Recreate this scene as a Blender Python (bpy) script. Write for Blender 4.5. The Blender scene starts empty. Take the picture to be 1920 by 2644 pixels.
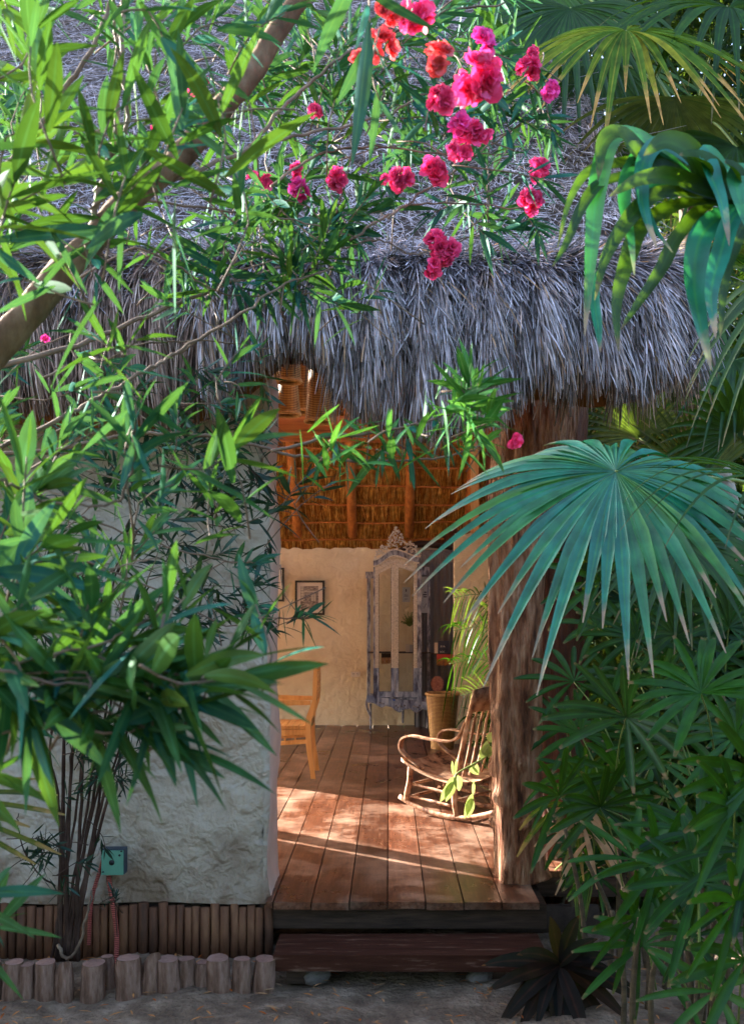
import bpy, math, random
import numpy as np
from mathutils import Vector
random.seed(7); rng = np.random.default_rng(7)
PI = math.pi
# ------------------------------------------------------------------ camera, sky, sun, exposure
scn = bpy.context.scene
COL = scn.collection
F = 2500.0; CX = 1003.0; HY = 1560.0; DK = 0.26; EH = 1.56      # focal length and horizon of the photograph (1920 x 2644), deck and eye height
cam_d = bpy.data.cameras.new('camera'); cam = bpy.data.objects.new('camera', cam_d); COL.objects.link(cam)
cam.location = (0, 0, EH); cam.rotation_euler = (PI/2, 0, 0)
cam_d.sensor_fit = 'VERTICAL'; cam_d.sensor_height = 36; cam_d.sensor_width = 26.1
cam_d.lens = F/2644*36; cam_d.shift_x = (960-CX)/2644; cam_d.shift_y = (HY-1322)/2644
cam_d.clip_end = 300; cam_d.clip_start = 0.05
cam_d.dof.use_dof = True; cam_d.dof.focus_distance = 5.2; cam_d.dof.aperture_fstop = 6.3
scn.camera = cam
SUN_EL = math.radians(20); SUN_AZ = (-.82, .57)
w = bpy.data.worlds.new('World'); scn.world = w; w.use_nodes = True
sky = w.node_tree.nodes.new('ShaderNodeTexSky'); sky.sky_type = 'NISHITA'; sky.sun_disc = False
sky.sun_elevation = SUN_EL; sky.sun_rotation = math.atan2(SUN_AZ[0], SUN_AZ[1]); sky.ozone_density = .4; sky.air_density = .8; sky.dust_density = 2.5
bgn = w.node_tree.nodes['Background']; bgn.inputs['Strength'].default_value = 0.15
w.node_tree.links.new(sky.outputs[0], bgn.inputs['Color'])
sd = bpy.data.lights.new('sun', 'SUN'); sd.energy = 5.0; sd.angle = math.radians(.5); sd.color = (1, .92, .8)
sun = bpy.data.objects.new('sun', sd); COL.objects.link(sun); sun.location = (-8, 6, 8)
sun.rotation_euler = Vector((-SUN_AZ[0]*math.cos(SUN_EL), -SUN_AZ[1]*math.cos(SUN_EL), -math.sin(SUN_EL))).to_track_quat('-Z', 'Y').to_euler()
scn.view_settings.view_transform = 'Standard'; scn.view_settings.look = 'None'
scn.view_settings.exposure = 3.0; scn.view_settings.gamma = 1
scn.render.engine = 'CYCLES'
scn.cycles.max_bounces = 8; scn.cycles.diffuse_bounces = 5; scn.cycles.transparent_max_bounces = 12

# ------------------------------------------------------------------ helpers
def P(px, py, D): return np.array([(px-CX)*D/F, D, EH+(HY-py)*D/F])
def nz(v):
    v = np.asarray(v, float); n = np.linalg.norm(v, axis=-1, keepdims=True); return v/np.maximum(n, 1e-9)
class MB:
    def __init__(s): s.V=[]; s.Fa=[]; s.M=[]; s.A=[]; s.n=0
    def add(s, v, f, m=0, a=None):
        v = np.asarray(v, float).reshape(-1,3)
        s.V.append(v)
        s.A.append(np.zeros((len(v),4)) if a is None else a)
        f = np.asarray(f, int)
        if f.ndim == 1: f = f.reshape(1,-1)
        s.Fa.append(f+s.n); s.M.append(np.full(len(f), m)); s.n += len(v)
    def box(s, lo, hi, m=0, jit=0):
        x0,y0,z0 = lo; x1,y1,z1 = hi
        v = np.array([(x0,y0,z0),(x1,y0,z0),(x1,y1,z0),(x0,y1,z0),(x0,y0,z1),(x1,y0,z1),(x1,y1,z1),(x0,y1,z1)], float)
        if jit: v += rng.uniform(-jit, jit, v.shape)
        s.add(v, [(0,3,2,1),(4,5,6,7),(0,1,5,4),(1,2,6,5),(2,3,7,6),(3,0,4,7)], m)
    def obox(s, o, ux, uy, uz, m=0):      # box from corner o with edge vectors
        o,ux,uy,uz = [np.array(q, float) for q in (o,ux,uy,uz)]
        v = [o, o+ux, o+ux+uy, o+uy, o+uz, o+ux+uz, o+ux+uy+uz, o+uy+uz]
        s.add(v, [(0,3,2,1),(4,5,6,7),(0,1,5,4),(1,2,6,5),(2,3,7,6),(3,0,4,7)], m)
    def tube(s, pts, r, n=8, m=0, cap=True, jit=0, flat=None, sub=0):
        pts = np.asarray(pts, float); r = np.broadcast_to(np.asarray(r, float), (len(pts),)).copy()
        if sub: pts, r = smooth(pts, r, sub)
        K = len(pts); T = nz(np.gradient(pts, axis=0))
        ref = np.array([0,0,1.]) if abs(T[0][2]) < .9 else np.array([0,1.,0])
        if flat is not None: ref = np.asarray(flat[0], float)
        V = []; U = nz(np.cross(T[0], ref))
        for k in range(K):
            U = nz(U - T[k]*np.dot(U, T[k])); W = np.cross(T[k], U)
            a = np.linspace(0, 2*PI, n, endpoint=False)
            rr = r[k]*(1+ (rng.uniform(-jit, jit, n) if jit else 0))
            fu, fw = (1,1) if flat is None else (flat[1], flat[2])
            V.append(pts[k] + np.outer(np.cos(a)*rr*fu, U) + np.outer(np.sin(a)*rr*fw, W))
        V = np.concatenate(V); i = np.arange(K-1)[:,None]*n; j = np.arange(n)[None,:]; j2 = (j+1)%n
        f = np.stack([i+j, i+j2, i+n+j2, i+n+j], -1).reshape(-1,4)
        at = np.zeros((len(V),4)); at[:,0] = np.repeat(np.linspace(0,1,K), n)
        base = s.n; s.add(V, f, m, at)
        if cap:
            s.Fa.append(np.array([base+np.arange(n)[::-1]])); s.M.append(np.array([m]))
            s.Fa.append(np.array([base+(K-1)*n+np.arange(n)])); s.M.append(np.array([m]))
    def blob(s, c, ax, m=0, n=6, k=4):     # squashed ellipsoid; ax = three axis vectors
        c = np.asarray(c, float); ax = np.asarray(ax, float); V=[]
        for i in range(1, k):
            ph = PI*i/k
            for j in range(n):
                th = 2*PI*j/n
                V.append(c + ax[0]*math.sin(ph)*math.cos(th) + ax[1]*math.sin(ph)*math.sin(th) + ax[2]*math.cos(ph))
        V.append(c+ax[2]); V.append(c-ax[2]); f=[]
        for i in range(k-2):
            for j in range(n): f.append((i*n+j, i*n+(j+1)%n, (i+1)*n+(j+1)%n, (i+1)*n+j))
        t = [( (k-1)*n, (j+1)%n, j) for j in range(n)] + [((k-1)*n+1, (k-2)*n+j, (k-2)*n+(j+1)%n) for j in range(n)]
        b = s.n; s.add(V, f, m); s.Fa.append(np.array(t)+b); s.M.append(np.full(len(t), m))
    def prism(s, poly, o, ux, uy, depth, m=0):   # 2D polygon extruded along depth vector
        poly = np.asarray(poly, float); n = len(poly); o=np.asarray(o,float); ux=np.asarray(ux,float); uy=np.asarray(uy,float)
        a = o + poly[:,:1]*ux + poly[:,1:]*uy; b = a + np.asarray(depth, float)
        i = np.arange(n); j = (i+1)%n; base = s.n
        s.add(np.concatenate([a,b]), np.stack([i,j,j+n,i+n],-1), m)
        s.Fa.append(np.array([base+i[::-1]])); s.M.append(np.array([m])); s.Fa.append(np.array([base+n+i])); s.M.append(np.array([m]))
    def blades(s, C, S, W, N, fold=.25, m=0, c3=True, rnd=None):   # C (N,K,3) centre lines, S side, W half widths, N normals
        n, K, _ = C.shape; L = C + S*W[...,None]; R = C - S*W[...,None]
        if rnd is None: rnd = rng.random(n)
        t = np.linspace(0,1,K)
        if c3:
            L = L + N*(W*fold)[...,None]; R = R + N*(W*fold)[...,None]
            V = np.stack([L, C, R], 2); c = 3; cr = np.array([1,0,1.])
        else: V = np.stack([L, R], 2); c = 2; cr = np.array([0.5,0.5])
        A = np.zeros((n,K,c,4)); A[...,0] = t[None,:,None]; A[...,1] = cr[None,None,:]; A[...,2] = rnd[:,None,None]; A[...,3] = 1
        b = np.arange(n)[:,None,None]*K*c; k = np.arange(K-1)[None,:,None]*c; j = np.arange(c-1)[None,None,:]
        q = b+k+j; f = np.stack([q, q+1, q+c+1, q+c], -1).reshape(-1,4)
        s.add(V.reshape(-1,3), f, m, A.reshape(-1,4))
    def build(s, name, mats, parent=None, smooth=True, attr=False):
        me = bpy.data.meshes.new(name); V = np.concatenate(s.V)
        if parent is not None:
            o = parent; off = np.zeros(3)
            while o is not None: off += np.array(o.location); o = o.parent
            V = V - off
        me.vertices.add(len(V)); me.vertices.foreach_set('co', V.ravel())
        cnt = np.concatenate([np.full(len(f), f.shape[1]) for f in s.Fa]); idx = np.concatenate([f.ravel() for f in s.Fa])
        me.loops.add(len(idx)); me.loops.foreach_set('vertex_index', idx.astype(np.int32))
        me.polygons.add(len(cnt)); st = np.concatenate([[0], np.cumsum(cnt)[:-1]])
        me.polygons.foreach_set('loop_start', st.astype(np.int32)); me.polygons.foreach_set('loop_total', cnt.astype(np.int32))
        me.polygons.foreach_set('material_index', np.concatenate(s.M).astype(np.int32))
        me.polygons.foreach_set('use_smooth', np.full(len(cnt), smooth))
        me.update(calc_edges=True); me.validate()
        if attr:
            at = me.attributes.new('leafc', 'FLOAT_COLOR', 'POINT'); at.data.foreach_set('color', np.concatenate(s.A).ravel())
        for mm in (mats if isinstance(mats, (list,tuple)) else [mats]): me.materials.append(mm)
        o = bpy.data.objects.new(name, me); COL.objects.link(o)
        if parent is not None: o.parent = parent
        return o
def smooth(pts, r, sub):
    K = len(pts); q = np.concatenate([[2*pts[0]-pts[1]], pts, [2*pts[-1]-pts[-2]]]); out=[]; rr=[]
    for i in range(K-1):
        p0,p1,p2,p3 = q[i],q[i+1],q[i+2],q[i+3]
        for u in np.linspace(0,1,sub,endpoint=False):
            out.append(.5*((2*p1)+(-p0+p2)*u+(2*p0-5*p1+4*p2-p3)*u*u+(-p0+3*p1-3*p2+p3)*u**3)); rr.append(r[i]*(1-u)+r[i+1]*u)
    out.append(pts[-1]); rr.append(r[-1]); return np.array(out), np.array(rr)
def tag(o, label=None, cat=None, group=None, kind=None):
    for k, v in (('label',label),('category',cat),('group',group),('kind',kind)):
        if v: o[k] = v
    return o
def thing(name, loc, label, cat, group=None):
    o = bpy.data.objects.new(name, None); COL.objects.link(o); o.location = tuple(float(a) for a in loc); o.empty_display_size = .1
    return tag(o, label, cat, group)
def structure(name, mb, m, **k): return tag(mb.build(name, m, **k), kind='structure')

# ------------------------------------------------------------------ materials
def mat(name, cols, scale=6, stretch=(1,1,1), rough=.7, bump=.3, bscale=None, bstretch=None, bdist=.01, metal=0, spec=.4, detail=6, pos=None, extra=None):
    m = bpy.data.materials.new(name); m.use_nodes = True; nt = m.node_tree; N = nt.nodes; L = nt.links
    b = N['Principled BSDF']; b.inputs['Roughness'].default_value = rough; b.inputs['Metallic'].default_value = metal
    b.inputs['Specular IOR Level'].default_value = spec
    tc = N.new('ShaderNodeTexCoord'); mp = N.new('ShaderNodeMapping'); L.new(tc.outputs['Object'], mp.inputs[0]); mp.inputs['Scale'].default_value = stretch
    no = N.new('ShaderNodeTexNoise'); no.inputs['Scale'].default_value = scale; no.inputs['Detail'].default_value = detail; L.new(mp.outputs[0], no.inputs[0])
    no.inputs['Roughness'].default_value = .62
    cr = N.new('ShaderNodeValToRGB'); L.new(no.outputs[0], cr.inputs[0]); e = cr.color_ramp.elements
    pos = pos or list(np.linspace(.3,.7,len(cols)))
    while len(e) < len(cols): e.new(.5)
    for i,c in enumerate(cols): e[i].position = pos[i]; e[i].color = (*c,1)
    L.new(cr.outputs[0], b.inputs['Base Color'])
    if bump:
        n2 = N.new('ShaderNodeTexNoise'); n2.inputs['Scale'].default_value = bscale or scale*3; n2.inputs['Detail'].default_value = 5
        m2 = N.new('ShaderNodeMapping'); m2.inputs['Scale'].default_value = bstretch or stretch; L.new(tc.outputs['Object'], m2.inputs[0]); L.new(m2.outputs[0], n2.inputs[0])
        bp = N.new('ShaderNodeBump'); bp.inputs['Strength'].default_value = bump; bp.inputs['Distance'].default_value = bdist
        L.new(n2.outputs[0], bp.inputs['Height']); L.new(bp.outputs[0], b.inputs['Normal'])
    if extra: extra(nt, b, tc, cr)
    return m
def mixc(nt, fac, a, b, mode='MIX'):
    x = nt.nodes.new('ShaderNodeMix'); x.data_type = 'RGBA'; x.blend_type = mode
    for i,v in ((0,fac),(6,a),(7,b)):
        if isinstance(v, (int,float)): x.inputs[i].default_value = v
        elif isinstance(v, tuple): x.inputs[i].default_value = (*v,1)
        else: nt.links.new(v, x.inputs[i])
    return x.outputs[2]
def leafmat(name, cols, tip=None, trans=.35, rough=.38, mid=None, spec=.5, tippos=.88, tcol=None):
    """blade material: random hue per blade (blue channel of leafc), pale midrib, dry tips, light passing through"""
    m = bpy.data.materials.new(name); m.use_nodes = True; nt = m.node_tree; N = nt.nodes; L = nt.links; b = N['Principled BSDF']
    at = N.new('ShaderNodeAttribute'); at.attribute_name = 'leafc'; sp = N.new('ShaderNodeSeparateColor'); L.new(at.outputs['Color'], sp.inputs[0])
    cr = N.new('ShaderNodeValToRGB'); e = cr.color_ramp.elements
    while len(e) < len(cols): e.new(.5)
    for i,c in enumerate(cols): e[i].position = i/(len(cols)-1); e[i].color = (*c,1)
    L.new(sp.outputs[2], cr.inputs[0]); c = cr.outputs[0]
    if mid:
        mr = N.new('ShaderNodeMapRange'); mr.inputs[1].default_value = 0; mr.inputs[2].default_value = .22; mr.inputs[3].default_value = .75; mr.inputs[4].default_value = 0
        L.new(sp.outputs[1], mr.inputs[0]); c = mixc(nt, mr.outputs[0], c, mid)
    if tip:
        mr = N.new('ShaderNodeMapRange'); mr.inputs[1].default_value = tippos; mr.inputs[2].default_value = min(1, tippos+.1)
        no = N.new('ShaderNodeTexNoise'); no.inputs['Scale'].default_value = 14
        ad = N.new('ShaderNodeMath'); ad.operation = 'MULTIPLY_ADD'; L.new(no.outputs[0], ad.inputs[0]); ad.inputs[1].default_value = .3; L.new(sp.outputs[0], ad.inputs[2])
        sb = N.new('ShaderNodeMath'); sb.operation = 'SUBTRACT'; L.new(ad.outputs[0], sb.inputs[0]); sb.inputs[1].default_value = .15
        L.new(sb.outputs[0], mr.inputs[0]); c = mixc(nt, mr.outputs[0], c, tip)
    tc = N.new('ShaderNodeTexCoord'); bn = N.new('ShaderNodeTexNoise'); bn.inputs['Scale'].default_value = 17; bn.inputs['Detail'].default_value = 5; L.new(tc.outputs['Object'], bn.inputs[0])
    br = N.new('ShaderNodeMapRange'); br.inputs[1].default_value = .3; br.inputs[2].default_value = .7; br.inputs[3].default_value = .6; br.inputs[4].default_value = 1.5; L.new(bn.outputs[0], br.inputs[0])
    hs = N.new('ShaderNodeHueSaturation'); L.new(br.outputs[0], hs.inputs['Value']); L.new(c, hs.inputs['Color']); c = hs.outputs[0]
    L.new(c, b.inputs['Base Color']); b.inputs['Roughness'].default_value = .8; b.inputs['Specular IOR Level'].default_value = 0
    if trans:
        tr = N.new('ShaderNodeBsdfTranslucent'); tcn = mixc(nt, .55, c, tcol or (.22,.36,.03)); L.new(tcn, tr.inputs[0])
        mx = N.new('ShaderNodeMixShader'); mx.inputs[0].default_value = trans; L.new(b.outputs[0], mx.inputs[1]); L.new(tr.outputs[0], mx.inputs[2])
        gl = N.new('ShaderNodeBsdfGlossy'); gl.inputs['Roughness'].default_value = rough; gl.inputs[0].default_value = (.75,.95,.9,1)
        m3 = N.new('ShaderNodeMixShader'); m3.inputs[0].default_value = .075*spec; L.new(mx.outputs[0], m3.inputs[1]); L.new(gl.outputs[0], m3.inputs[2])
        L.new(m3.outputs[0], N['Material Output'].inputs[0])
    return m
M = {}
def plaster_extra(nt, b, tc, cr):
    N = nt.nodes; L = nt.links      # trowelled ridges on top of the fine grain
    n1 = N.new('ShaderNodeTexNoise'); n1.inputs['Scale'].default_value = 13; n1.inputs['Detail'].default_value = 2.5; n1.inputs['Distortion'].default_value = .35; n1.inputs['Roughness'].default_value = .6
    n2 = N.new('ShaderNodeTexNoise'); n2.inputs['Scale'].default_value = 70; n2.inputs['Detail'].default_value = 4
    L.new(tc.outputs['Object'], n1.inputs[0]); L.new(tc.outputs['Object'], n2.inputs[0])
    r = N.new('ShaderNodeValToRGB'); r.color_ramp.elements[0].position = .26; r.color_ramp.elements[1].position = .8; L.new(n1.outputs[0], r.inputs[0])
    ma = N.new('ShaderNodeMath'); ma.operation = 'MULTIPLY_ADD'; L.new(n2.outputs[0], ma.inputs[0]); ma.inputs[1].default_value = .2; L.new(r.outputs[0], ma.inputs[2])
    bp = N.new('ShaderNodeBump'); bp.inputs['Strength'].default_value = 1.0; bp.inputs['Distance'].default_value = .024
    L.new(ma.outputs[0], bp.inputs['Height']); L.new(bp.outputs[0], b.inputs['Normal'])
def plaster_extra_soft(nt, b, tc, cr):
    N = nt.nodes; L = nt.links      # trowelled ridges on top of the fine grain
    n1 = N.new('ShaderNodeTexNoise'); n1.inputs['Scale'].default_value = 13; n1.inputs['Detail'].default_value = 2.5; n1.inputs['Distortion'].default_value = .35; n1.inputs['Roughness'].default_value = .6
    n2 = N.new('ShaderNodeTexNoise'); n2.inputs['Scale'].default_value = 70; n2.inputs['Detail'].default_value = 4
    L.new(tc.outputs['Object'], n1.inputs[0]); L.new(tc.outputs['Object'], n2.inputs[0])
    r = N.new('ShaderNodeValToRGB'); r.color_ramp.elements[0].position = .26; r.color_ramp.elements[1].position = .8; L.new(n1.outputs[0], r.inputs[0])
    ma = N.new('ShaderNodeMath'); ma.operation = 'MULTIPLY_ADD'; L.new(n2.outputs[0], ma.inputs[0]); ma.inputs[1].default_value = .2; L.new(r.outputs[0], ma.inputs[2])
    bp = N.new('ShaderNodeBump'); bp.inputs['Strength'].default_value = .6; bp.inputs['Distance'].default_value = .02
    L.new(ma.outputs[0], bp.inputs['Height']); L.new(bp.outputs[0], b.inputs['Normal'])
def plaster_dirty(nt, b, tc, cr):
    plaster_extra(nt, b, tc, cr)
    N = nt.nodes; L = nt.links; sp = N.new('ShaderNodeSeparateXYZ'); L.new(tc.outputs['Object'], sp.inputs[0])
    n = N.new('ShaderNodeTexNoise'); n.inputs['Scale'].default_value = 5; n.inputs['Detail'].default_value = 9; L.new(tc.outputs['Object'], n.inputs[0])
    mr = N.new('ShaderNodeMapRange'); mr.inputs[1].default_value = .24; mr.inputs[2].default_value = .62; mr.inputs[3].default_value = .42; mr.inputs[4].default_value = 0; L.new(sp.outputs[2], mr.inputs[0])
    ad = N.new('ShaderNodeMath'); ad.operation = 'ADD'; L.new(mr.outputs[0], ad.inputs[0]); L.new(n.outputs[0], ad.inputs[1])
    r = N.new('ShaderNodeMapRange'); r.inputs[1].default_value = .66; r.inputs[2].default_value = .95; r.inputs[4].default_value = .75; L.new(ad.outputs[0], r.inputs[0])
    L.new(mixc(nt, r.outputs[0], cr.outputs[0], (.17,.1,.06)), b.inputs['Base Color'])
M['plaster_out'] = mat('weathered outer plaster', [(.24,.17,.12),(.45,.38,.31),(.57,.51,.44)], 1.6, rough=.95, bump=0, detail=9, pos=[.28,.44,.66], spec=.1, extra=plaster_dirty)
M['plaster_in'] = mat('cream inner plaster', [(.72,.54,.33),(.84,.68,.45),(.9,.76,.54)], 2.0, rough=.9, bump=0, extra=plaster_extra_soft)
M['pink'] = mat('jamb plaster with bounce tint', [(.55,.4,.33),(.68,.52,.45)], 5, rough=.9, bump=.5, bscale=40, bdist=.006)  # pink of bounced light is put into the jamb colour
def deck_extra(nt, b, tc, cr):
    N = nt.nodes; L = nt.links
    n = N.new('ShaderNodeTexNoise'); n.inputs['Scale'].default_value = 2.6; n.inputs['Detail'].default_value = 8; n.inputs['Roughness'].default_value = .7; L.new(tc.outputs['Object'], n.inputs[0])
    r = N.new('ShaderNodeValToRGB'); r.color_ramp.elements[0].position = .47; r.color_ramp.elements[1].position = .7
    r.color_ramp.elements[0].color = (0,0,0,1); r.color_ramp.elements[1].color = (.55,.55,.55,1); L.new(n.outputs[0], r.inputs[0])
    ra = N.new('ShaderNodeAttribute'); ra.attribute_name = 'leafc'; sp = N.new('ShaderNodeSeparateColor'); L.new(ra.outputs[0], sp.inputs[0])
    c = mixc(nt, r.outputs[0], cr.outputs[0], (.62,.41,.3))  # wear tone, lightened to put extra sun brightness into the boards
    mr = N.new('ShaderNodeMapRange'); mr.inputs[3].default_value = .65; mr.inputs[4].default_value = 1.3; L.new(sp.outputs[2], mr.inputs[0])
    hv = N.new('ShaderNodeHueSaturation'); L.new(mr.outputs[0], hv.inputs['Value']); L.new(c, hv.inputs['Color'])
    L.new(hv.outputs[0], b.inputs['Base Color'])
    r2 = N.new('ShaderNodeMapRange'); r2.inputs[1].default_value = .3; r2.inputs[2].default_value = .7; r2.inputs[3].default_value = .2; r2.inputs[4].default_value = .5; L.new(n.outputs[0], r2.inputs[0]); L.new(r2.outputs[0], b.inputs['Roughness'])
M['deck'] = mat('worn sun brightened red brown deck boards', [(.045,.014,.007),(.095,.031,.015),(.16,.062,.032)], 9, (7,.5,7), .4, .35, 40, (6,.4,6), .003, extra=deck_extra)
M['darkwood'] = mat('dark old timber', [(.02,.01,.007),(.05,.026,.018),(.09,.05,.035)], 8, (.6,6,6), .65, .4, bdist=.004)
M['step'] = mat('worn step timber', [(.03,.009,.005),(.06,.02,.012),(.24,.15,.11)], 5, (1,7,7), .7, .4, bdist=.004, pos=[.3,.57,.76], spec=.15)
M['trunkpost'] = mat('red brown peeled trunk', [(.06,.018,.008),(.27,.1,.048),(.48,.24,.14),(.66,.46,.33)], 8, (3.2,3.2,.6), .65, 1.0, 11, (4.5,4.5,.9), .06, detail=12, pos=[.33,.47,.61,.76], spec=.25)
M['redpost'] = mat('dark red trunk', [(.03,.008,.004),(.12,.03,.012),(.24,.08,.035)], 7, (3,3,.5), .6, 1.0, 9, (4,4,.5), .04, detail=9)
M['orangewood'] = mat('orange lit pole wood', [(.3,.09,.02),(.55,.19,.04),(.68,.28,.07)], 5, (4,4,.8), .6, .5, bdist=.004)  # warm interior bounce is put into the pole colour
M['beam'] = mat('roof beam with warm bounce tint', [(.16,.04,.012),(.4,.12,.03),(.55,.2,.05)], 5, (.5,5,5), .6, .5, bdist=.006)  # orange of bounced light is put into this wood tone
M['skirt'] = mat('brown pole skirt', [(.06,.025,.014),(.15,.06,.03),(.26,.12,.06)], 5, (3,3,.6), .75, .6, bdist=.008)
M['stump'] = mat('weathered edging log', [(.07,.035,.024),(.2,.115,.085),(.34,.22,.18)], 9, (3,3,.7), .9, 1.0, 18, bdist=.02, spec=.1, detail=9)
def cut_extra(nt, b, tc, cr): pass
M['cut'] = mat('sawn log end', [(.18,.09,.07),(.3,.17,.14),(.38,.25,.21)], 12, rough=.9, bump=.5, bdist=.004)
M['sand'] = mat('sandy garden ground', [(.1,.062,.042),(.2,.135,.095),(.38,.28,.21)], 7, rough=.95, bump=1.0, bscale=45, bdist=.03, detail=14)
M['stone'] = mat('pale support stone', [(.1,.09,.09),(.2,.18,.175)], 8, rough=.95, bump=1.0, bdist=.02, spec=.1)
M['pine'] = mat('honey varnished wood', [(.5,.22,.06),(.68,.34,.11),(.76,.42,.16)], 6, (5,5,.7), .4, .15, bdist=.002)
M['rocker'] = mat('flaking old chair wood', [(.1,.035,.02),(.3,.13,.07),(.5,.29,.18),(.68,.52,.42)], 22, (1,1,.6), .65, .6, 50, bdist=.003, pos=[.36,.44,.55,.68])
M['seatw'] = mat('worn rocker seat wood', [(.05,.02,.012),(.28,.14,.08),(.45,.27,.17),(.58,.4,.28)], 13, (1,1,1), .6, .5, 40, bdist=.003, pos=[.37,.44,.56,.7])
M['wash'] = mat('whitewashed carved cabinet wood', [(.06,.05,.065),(.2,.2,.25),(.44,.44,.5),(.66,.64,.64)], 30, (1,1,.35), .75, 1.0, 90, (1,1,.8), .008, pos=[.34,.45,.57,.68])
M['washcarve'] = mat('cream carved relief', [(.25,.2,.17),(.62,.54,.45),(.8,.72,.62)], 60, (1,1,1), .8, .5, 110, (1,1,1), .004, pos=[.3,.4,.6])
M['cabblue'] = mat('blue grey cabinet tone', [(.05,.055,.11),(.16,.2,.33),(.36,.42,.58),(.6,.65,.75)], 22, (1,1,.3), .7, .7, 80, (1,1,.3), .005, pos=[.34,.44,.56,.7])
M['washdark'] = mat('dark cabinet inner edge', [(.03,.022,.02),(.08,.06,.055)], 20, rough=.7)
M['greywood'] = mat('grey weathered boards', [(.1,.09,.09),(.2,.18,.18),(.3,.27,.26)], 12, (7,7,.4), .85, .6, bdist=.005)
M['screen'] = mat('grey striped curtain', [(.09,.085,.095),(.17,.16,.175),(.25,.24,.26)], 22, (9,9,.12), .9, .5, bdist=.004)
def wick_extra(nt, b, tc, cr):
    N = nt.nodes; L = nt.links
    wv = N.new('ShaderNodeTexWave'); wv.bands_direction = 'Z'; wv.inputs['Scale'].default_value = 26; wv.inputs['Distortion'].default_value = 1.2; L.new(tc.outputs['Object'], wv.inputs[0])
    c = mixc(nt, wv.outputs['Fac'], (.16,.06,.015), cr.outputs[0]); L.new(c, b.inputs['Base Color'])
M['wicker'] = mat('golden wicker', [(.5,.25,.07),(.7,.4,.14)], 18, rough=.6, bump=.3, extra=wick_extra)
M['rim'] = mat('plaited wicker rim', [(.42,.2,.06),(.7,.42,.17)], 30, rough=.6, bump=.4)
M['frame'] = mat('dark picture frame', [(.02,.012,.01),(.04,.025,.02)], 10, rough=.4, bump=0)
M['mount'] = mat('cream picture mount', [(.72,.6,.5),(.78,.67,.57)], 3, rough=.9, bump=0)
M['paper'] = mat('printed paper', [(.5,.48,.5),(.6,.58,.6)], 4, rough=.9, bump=0)
M['ink'] = mat('ink', [(.1,.08,.1),(.16,.13,.14)], 6, rough=.9, bump=0)
M['sepia'] = mat('sepia print', [(.12,.09,.08),(.3,.24,.2),(.5,.4,.32)], 30, (1,1,3), rough=.9, bump=0, pos=[.38,.5,.6])
M['sepialight'] = mat('sepia light area', [(.5,.42,.32),(.66,.56,.44)], 20, rough=.9, bump=0)
M['socket'] = mat('cream socket plastic', [(.72,.6,.5),(.78,.66,.56)], 3, rough=.5, bump=0)
M['greenbox'] = mat('green painted box', [(.1,.3,.22),(.14,.38,.28)], 9, rough=.5, bump=.1)
M['boxdark'] = mat('dark blue box side', [(.03,.05,.08),(.05,.07,.1)], 9, rough=.5, bump=0)
M['black'] = mat('black cable rubber', [(.012,.016,.022),(.03,.035,.045)], 20, rough=.5, bump=.2)
def hose_extra(nt, b, tc, cr):
    N = nt.nodes; L = nt.links
    wv = N.new('ShaderNodeTexWave'); wv.bands_direction = 'Z'; wv.inputs['Scale'].default_value = 42; L.new(tc.outputs['Object'], wv.inputs[0])
    bp = N.new('ShaderNodeBump'); bp.inputs['Distance'].default_value = .006; L.new(wv.outputs['Fac'], bp.inputs['Height']); L.new(bp.outputs[0], b.inputs['Normal'])
    L.new(mixc(nt, wv.outputs['Fac'], (.25,.04,.035), cr.outputs[0]), b.inputs['Base Color'])
M['hose'] = mat('red corrugated conduit', [(.62,.14,.11),(.7,.2,.15)], 5, rough=.5, bump=0, extra=hose_extra)
M['bluemetal'] = mat('blue padlock body', [(.01,.06,.4),(.015,.09,.5)], 5, rough=.35, bump=0)
M['steel'] = mat('steel shackle', [(.5,.5,.5),(.6,.6,.6)], 5, rough=.25, metal=1, bump=0)
M['redcloth'] = mat('red cloth', [(.45,.04,.04),(.6,.08,.06)], 20, rough=.9, bump=.3)
M['fringe'] = mat('orange and brown fringe', [(.1,.05,.03),(.5,.18,.05),(.7,.42,.1)], 30, (1,1,.1), .9, .5)
M['book'] = mat('dark blue book cover', [(.03,.03,.06),(.05,.05,.09)], 9, rough=.6, bump=0)
M['white'] = mat('white lettering', [(.7,.68,.66),(.78,.76,.74)], 5, rough=.8, bump=0)
M['pinkfan'] = mat('pink woven fan', [(.3,.1,.08),(.62,.3,.24)], 50, rough=.9, bump=.4)
M['bark'] = mat('oleander bark', [(.05,.026,.014),(.13,.075,.042),(.24,.16,.1)], 14, (1,1,.5), .8, 1.0, 40, bdist=.008, spec=.15)
M['twig'] = mat('pale twig bark', [(.08,.05,.035),(.15,.1,.07),(.25,.18,.13)], 12, (1,1,1), .7, .5, 50, bdist=.003)
M['darkstem'] = mat('shrub stem bark', [(.025,.013,.01),(.06,.035,.028),(.12,.08,.065)], 12, (1,1,.5), .85, .8, bdist=.006, spec=.15)
M['palestem'] = mat('pale leaning trunk', [(.2,.13,.1),(.42,.34,.3),(.6,.54,.5)], 6, (1,1,2), .8, .7, bdist=.01)
M['greenstem'] = mat('green petiole', [(.1,.16,.03),(.2,.27,.06)], 8, rough=.5, bump=.1)
M['cane'] = mat('palm cane', [(.05,.035,.02),(.13,.09,.05)], 10, (1,1,4), .8, .6)
glass = bpy.data.materials.new('cabinet glass'); glass.use_nodes = True
_b = glass.node_tree.nodes['Principled BSDF']; _b.inputs['Transmission Weight'].default_value = 1; _b.inputs['Roughness'].default_value = .02; _b.inputs['IOR'].default_value = 1.02; _b.inputs['Base Color'].default_value = (.9,.92,.93,1)
_b.inputs['Specular IOR Level'].default_value = 1
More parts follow.
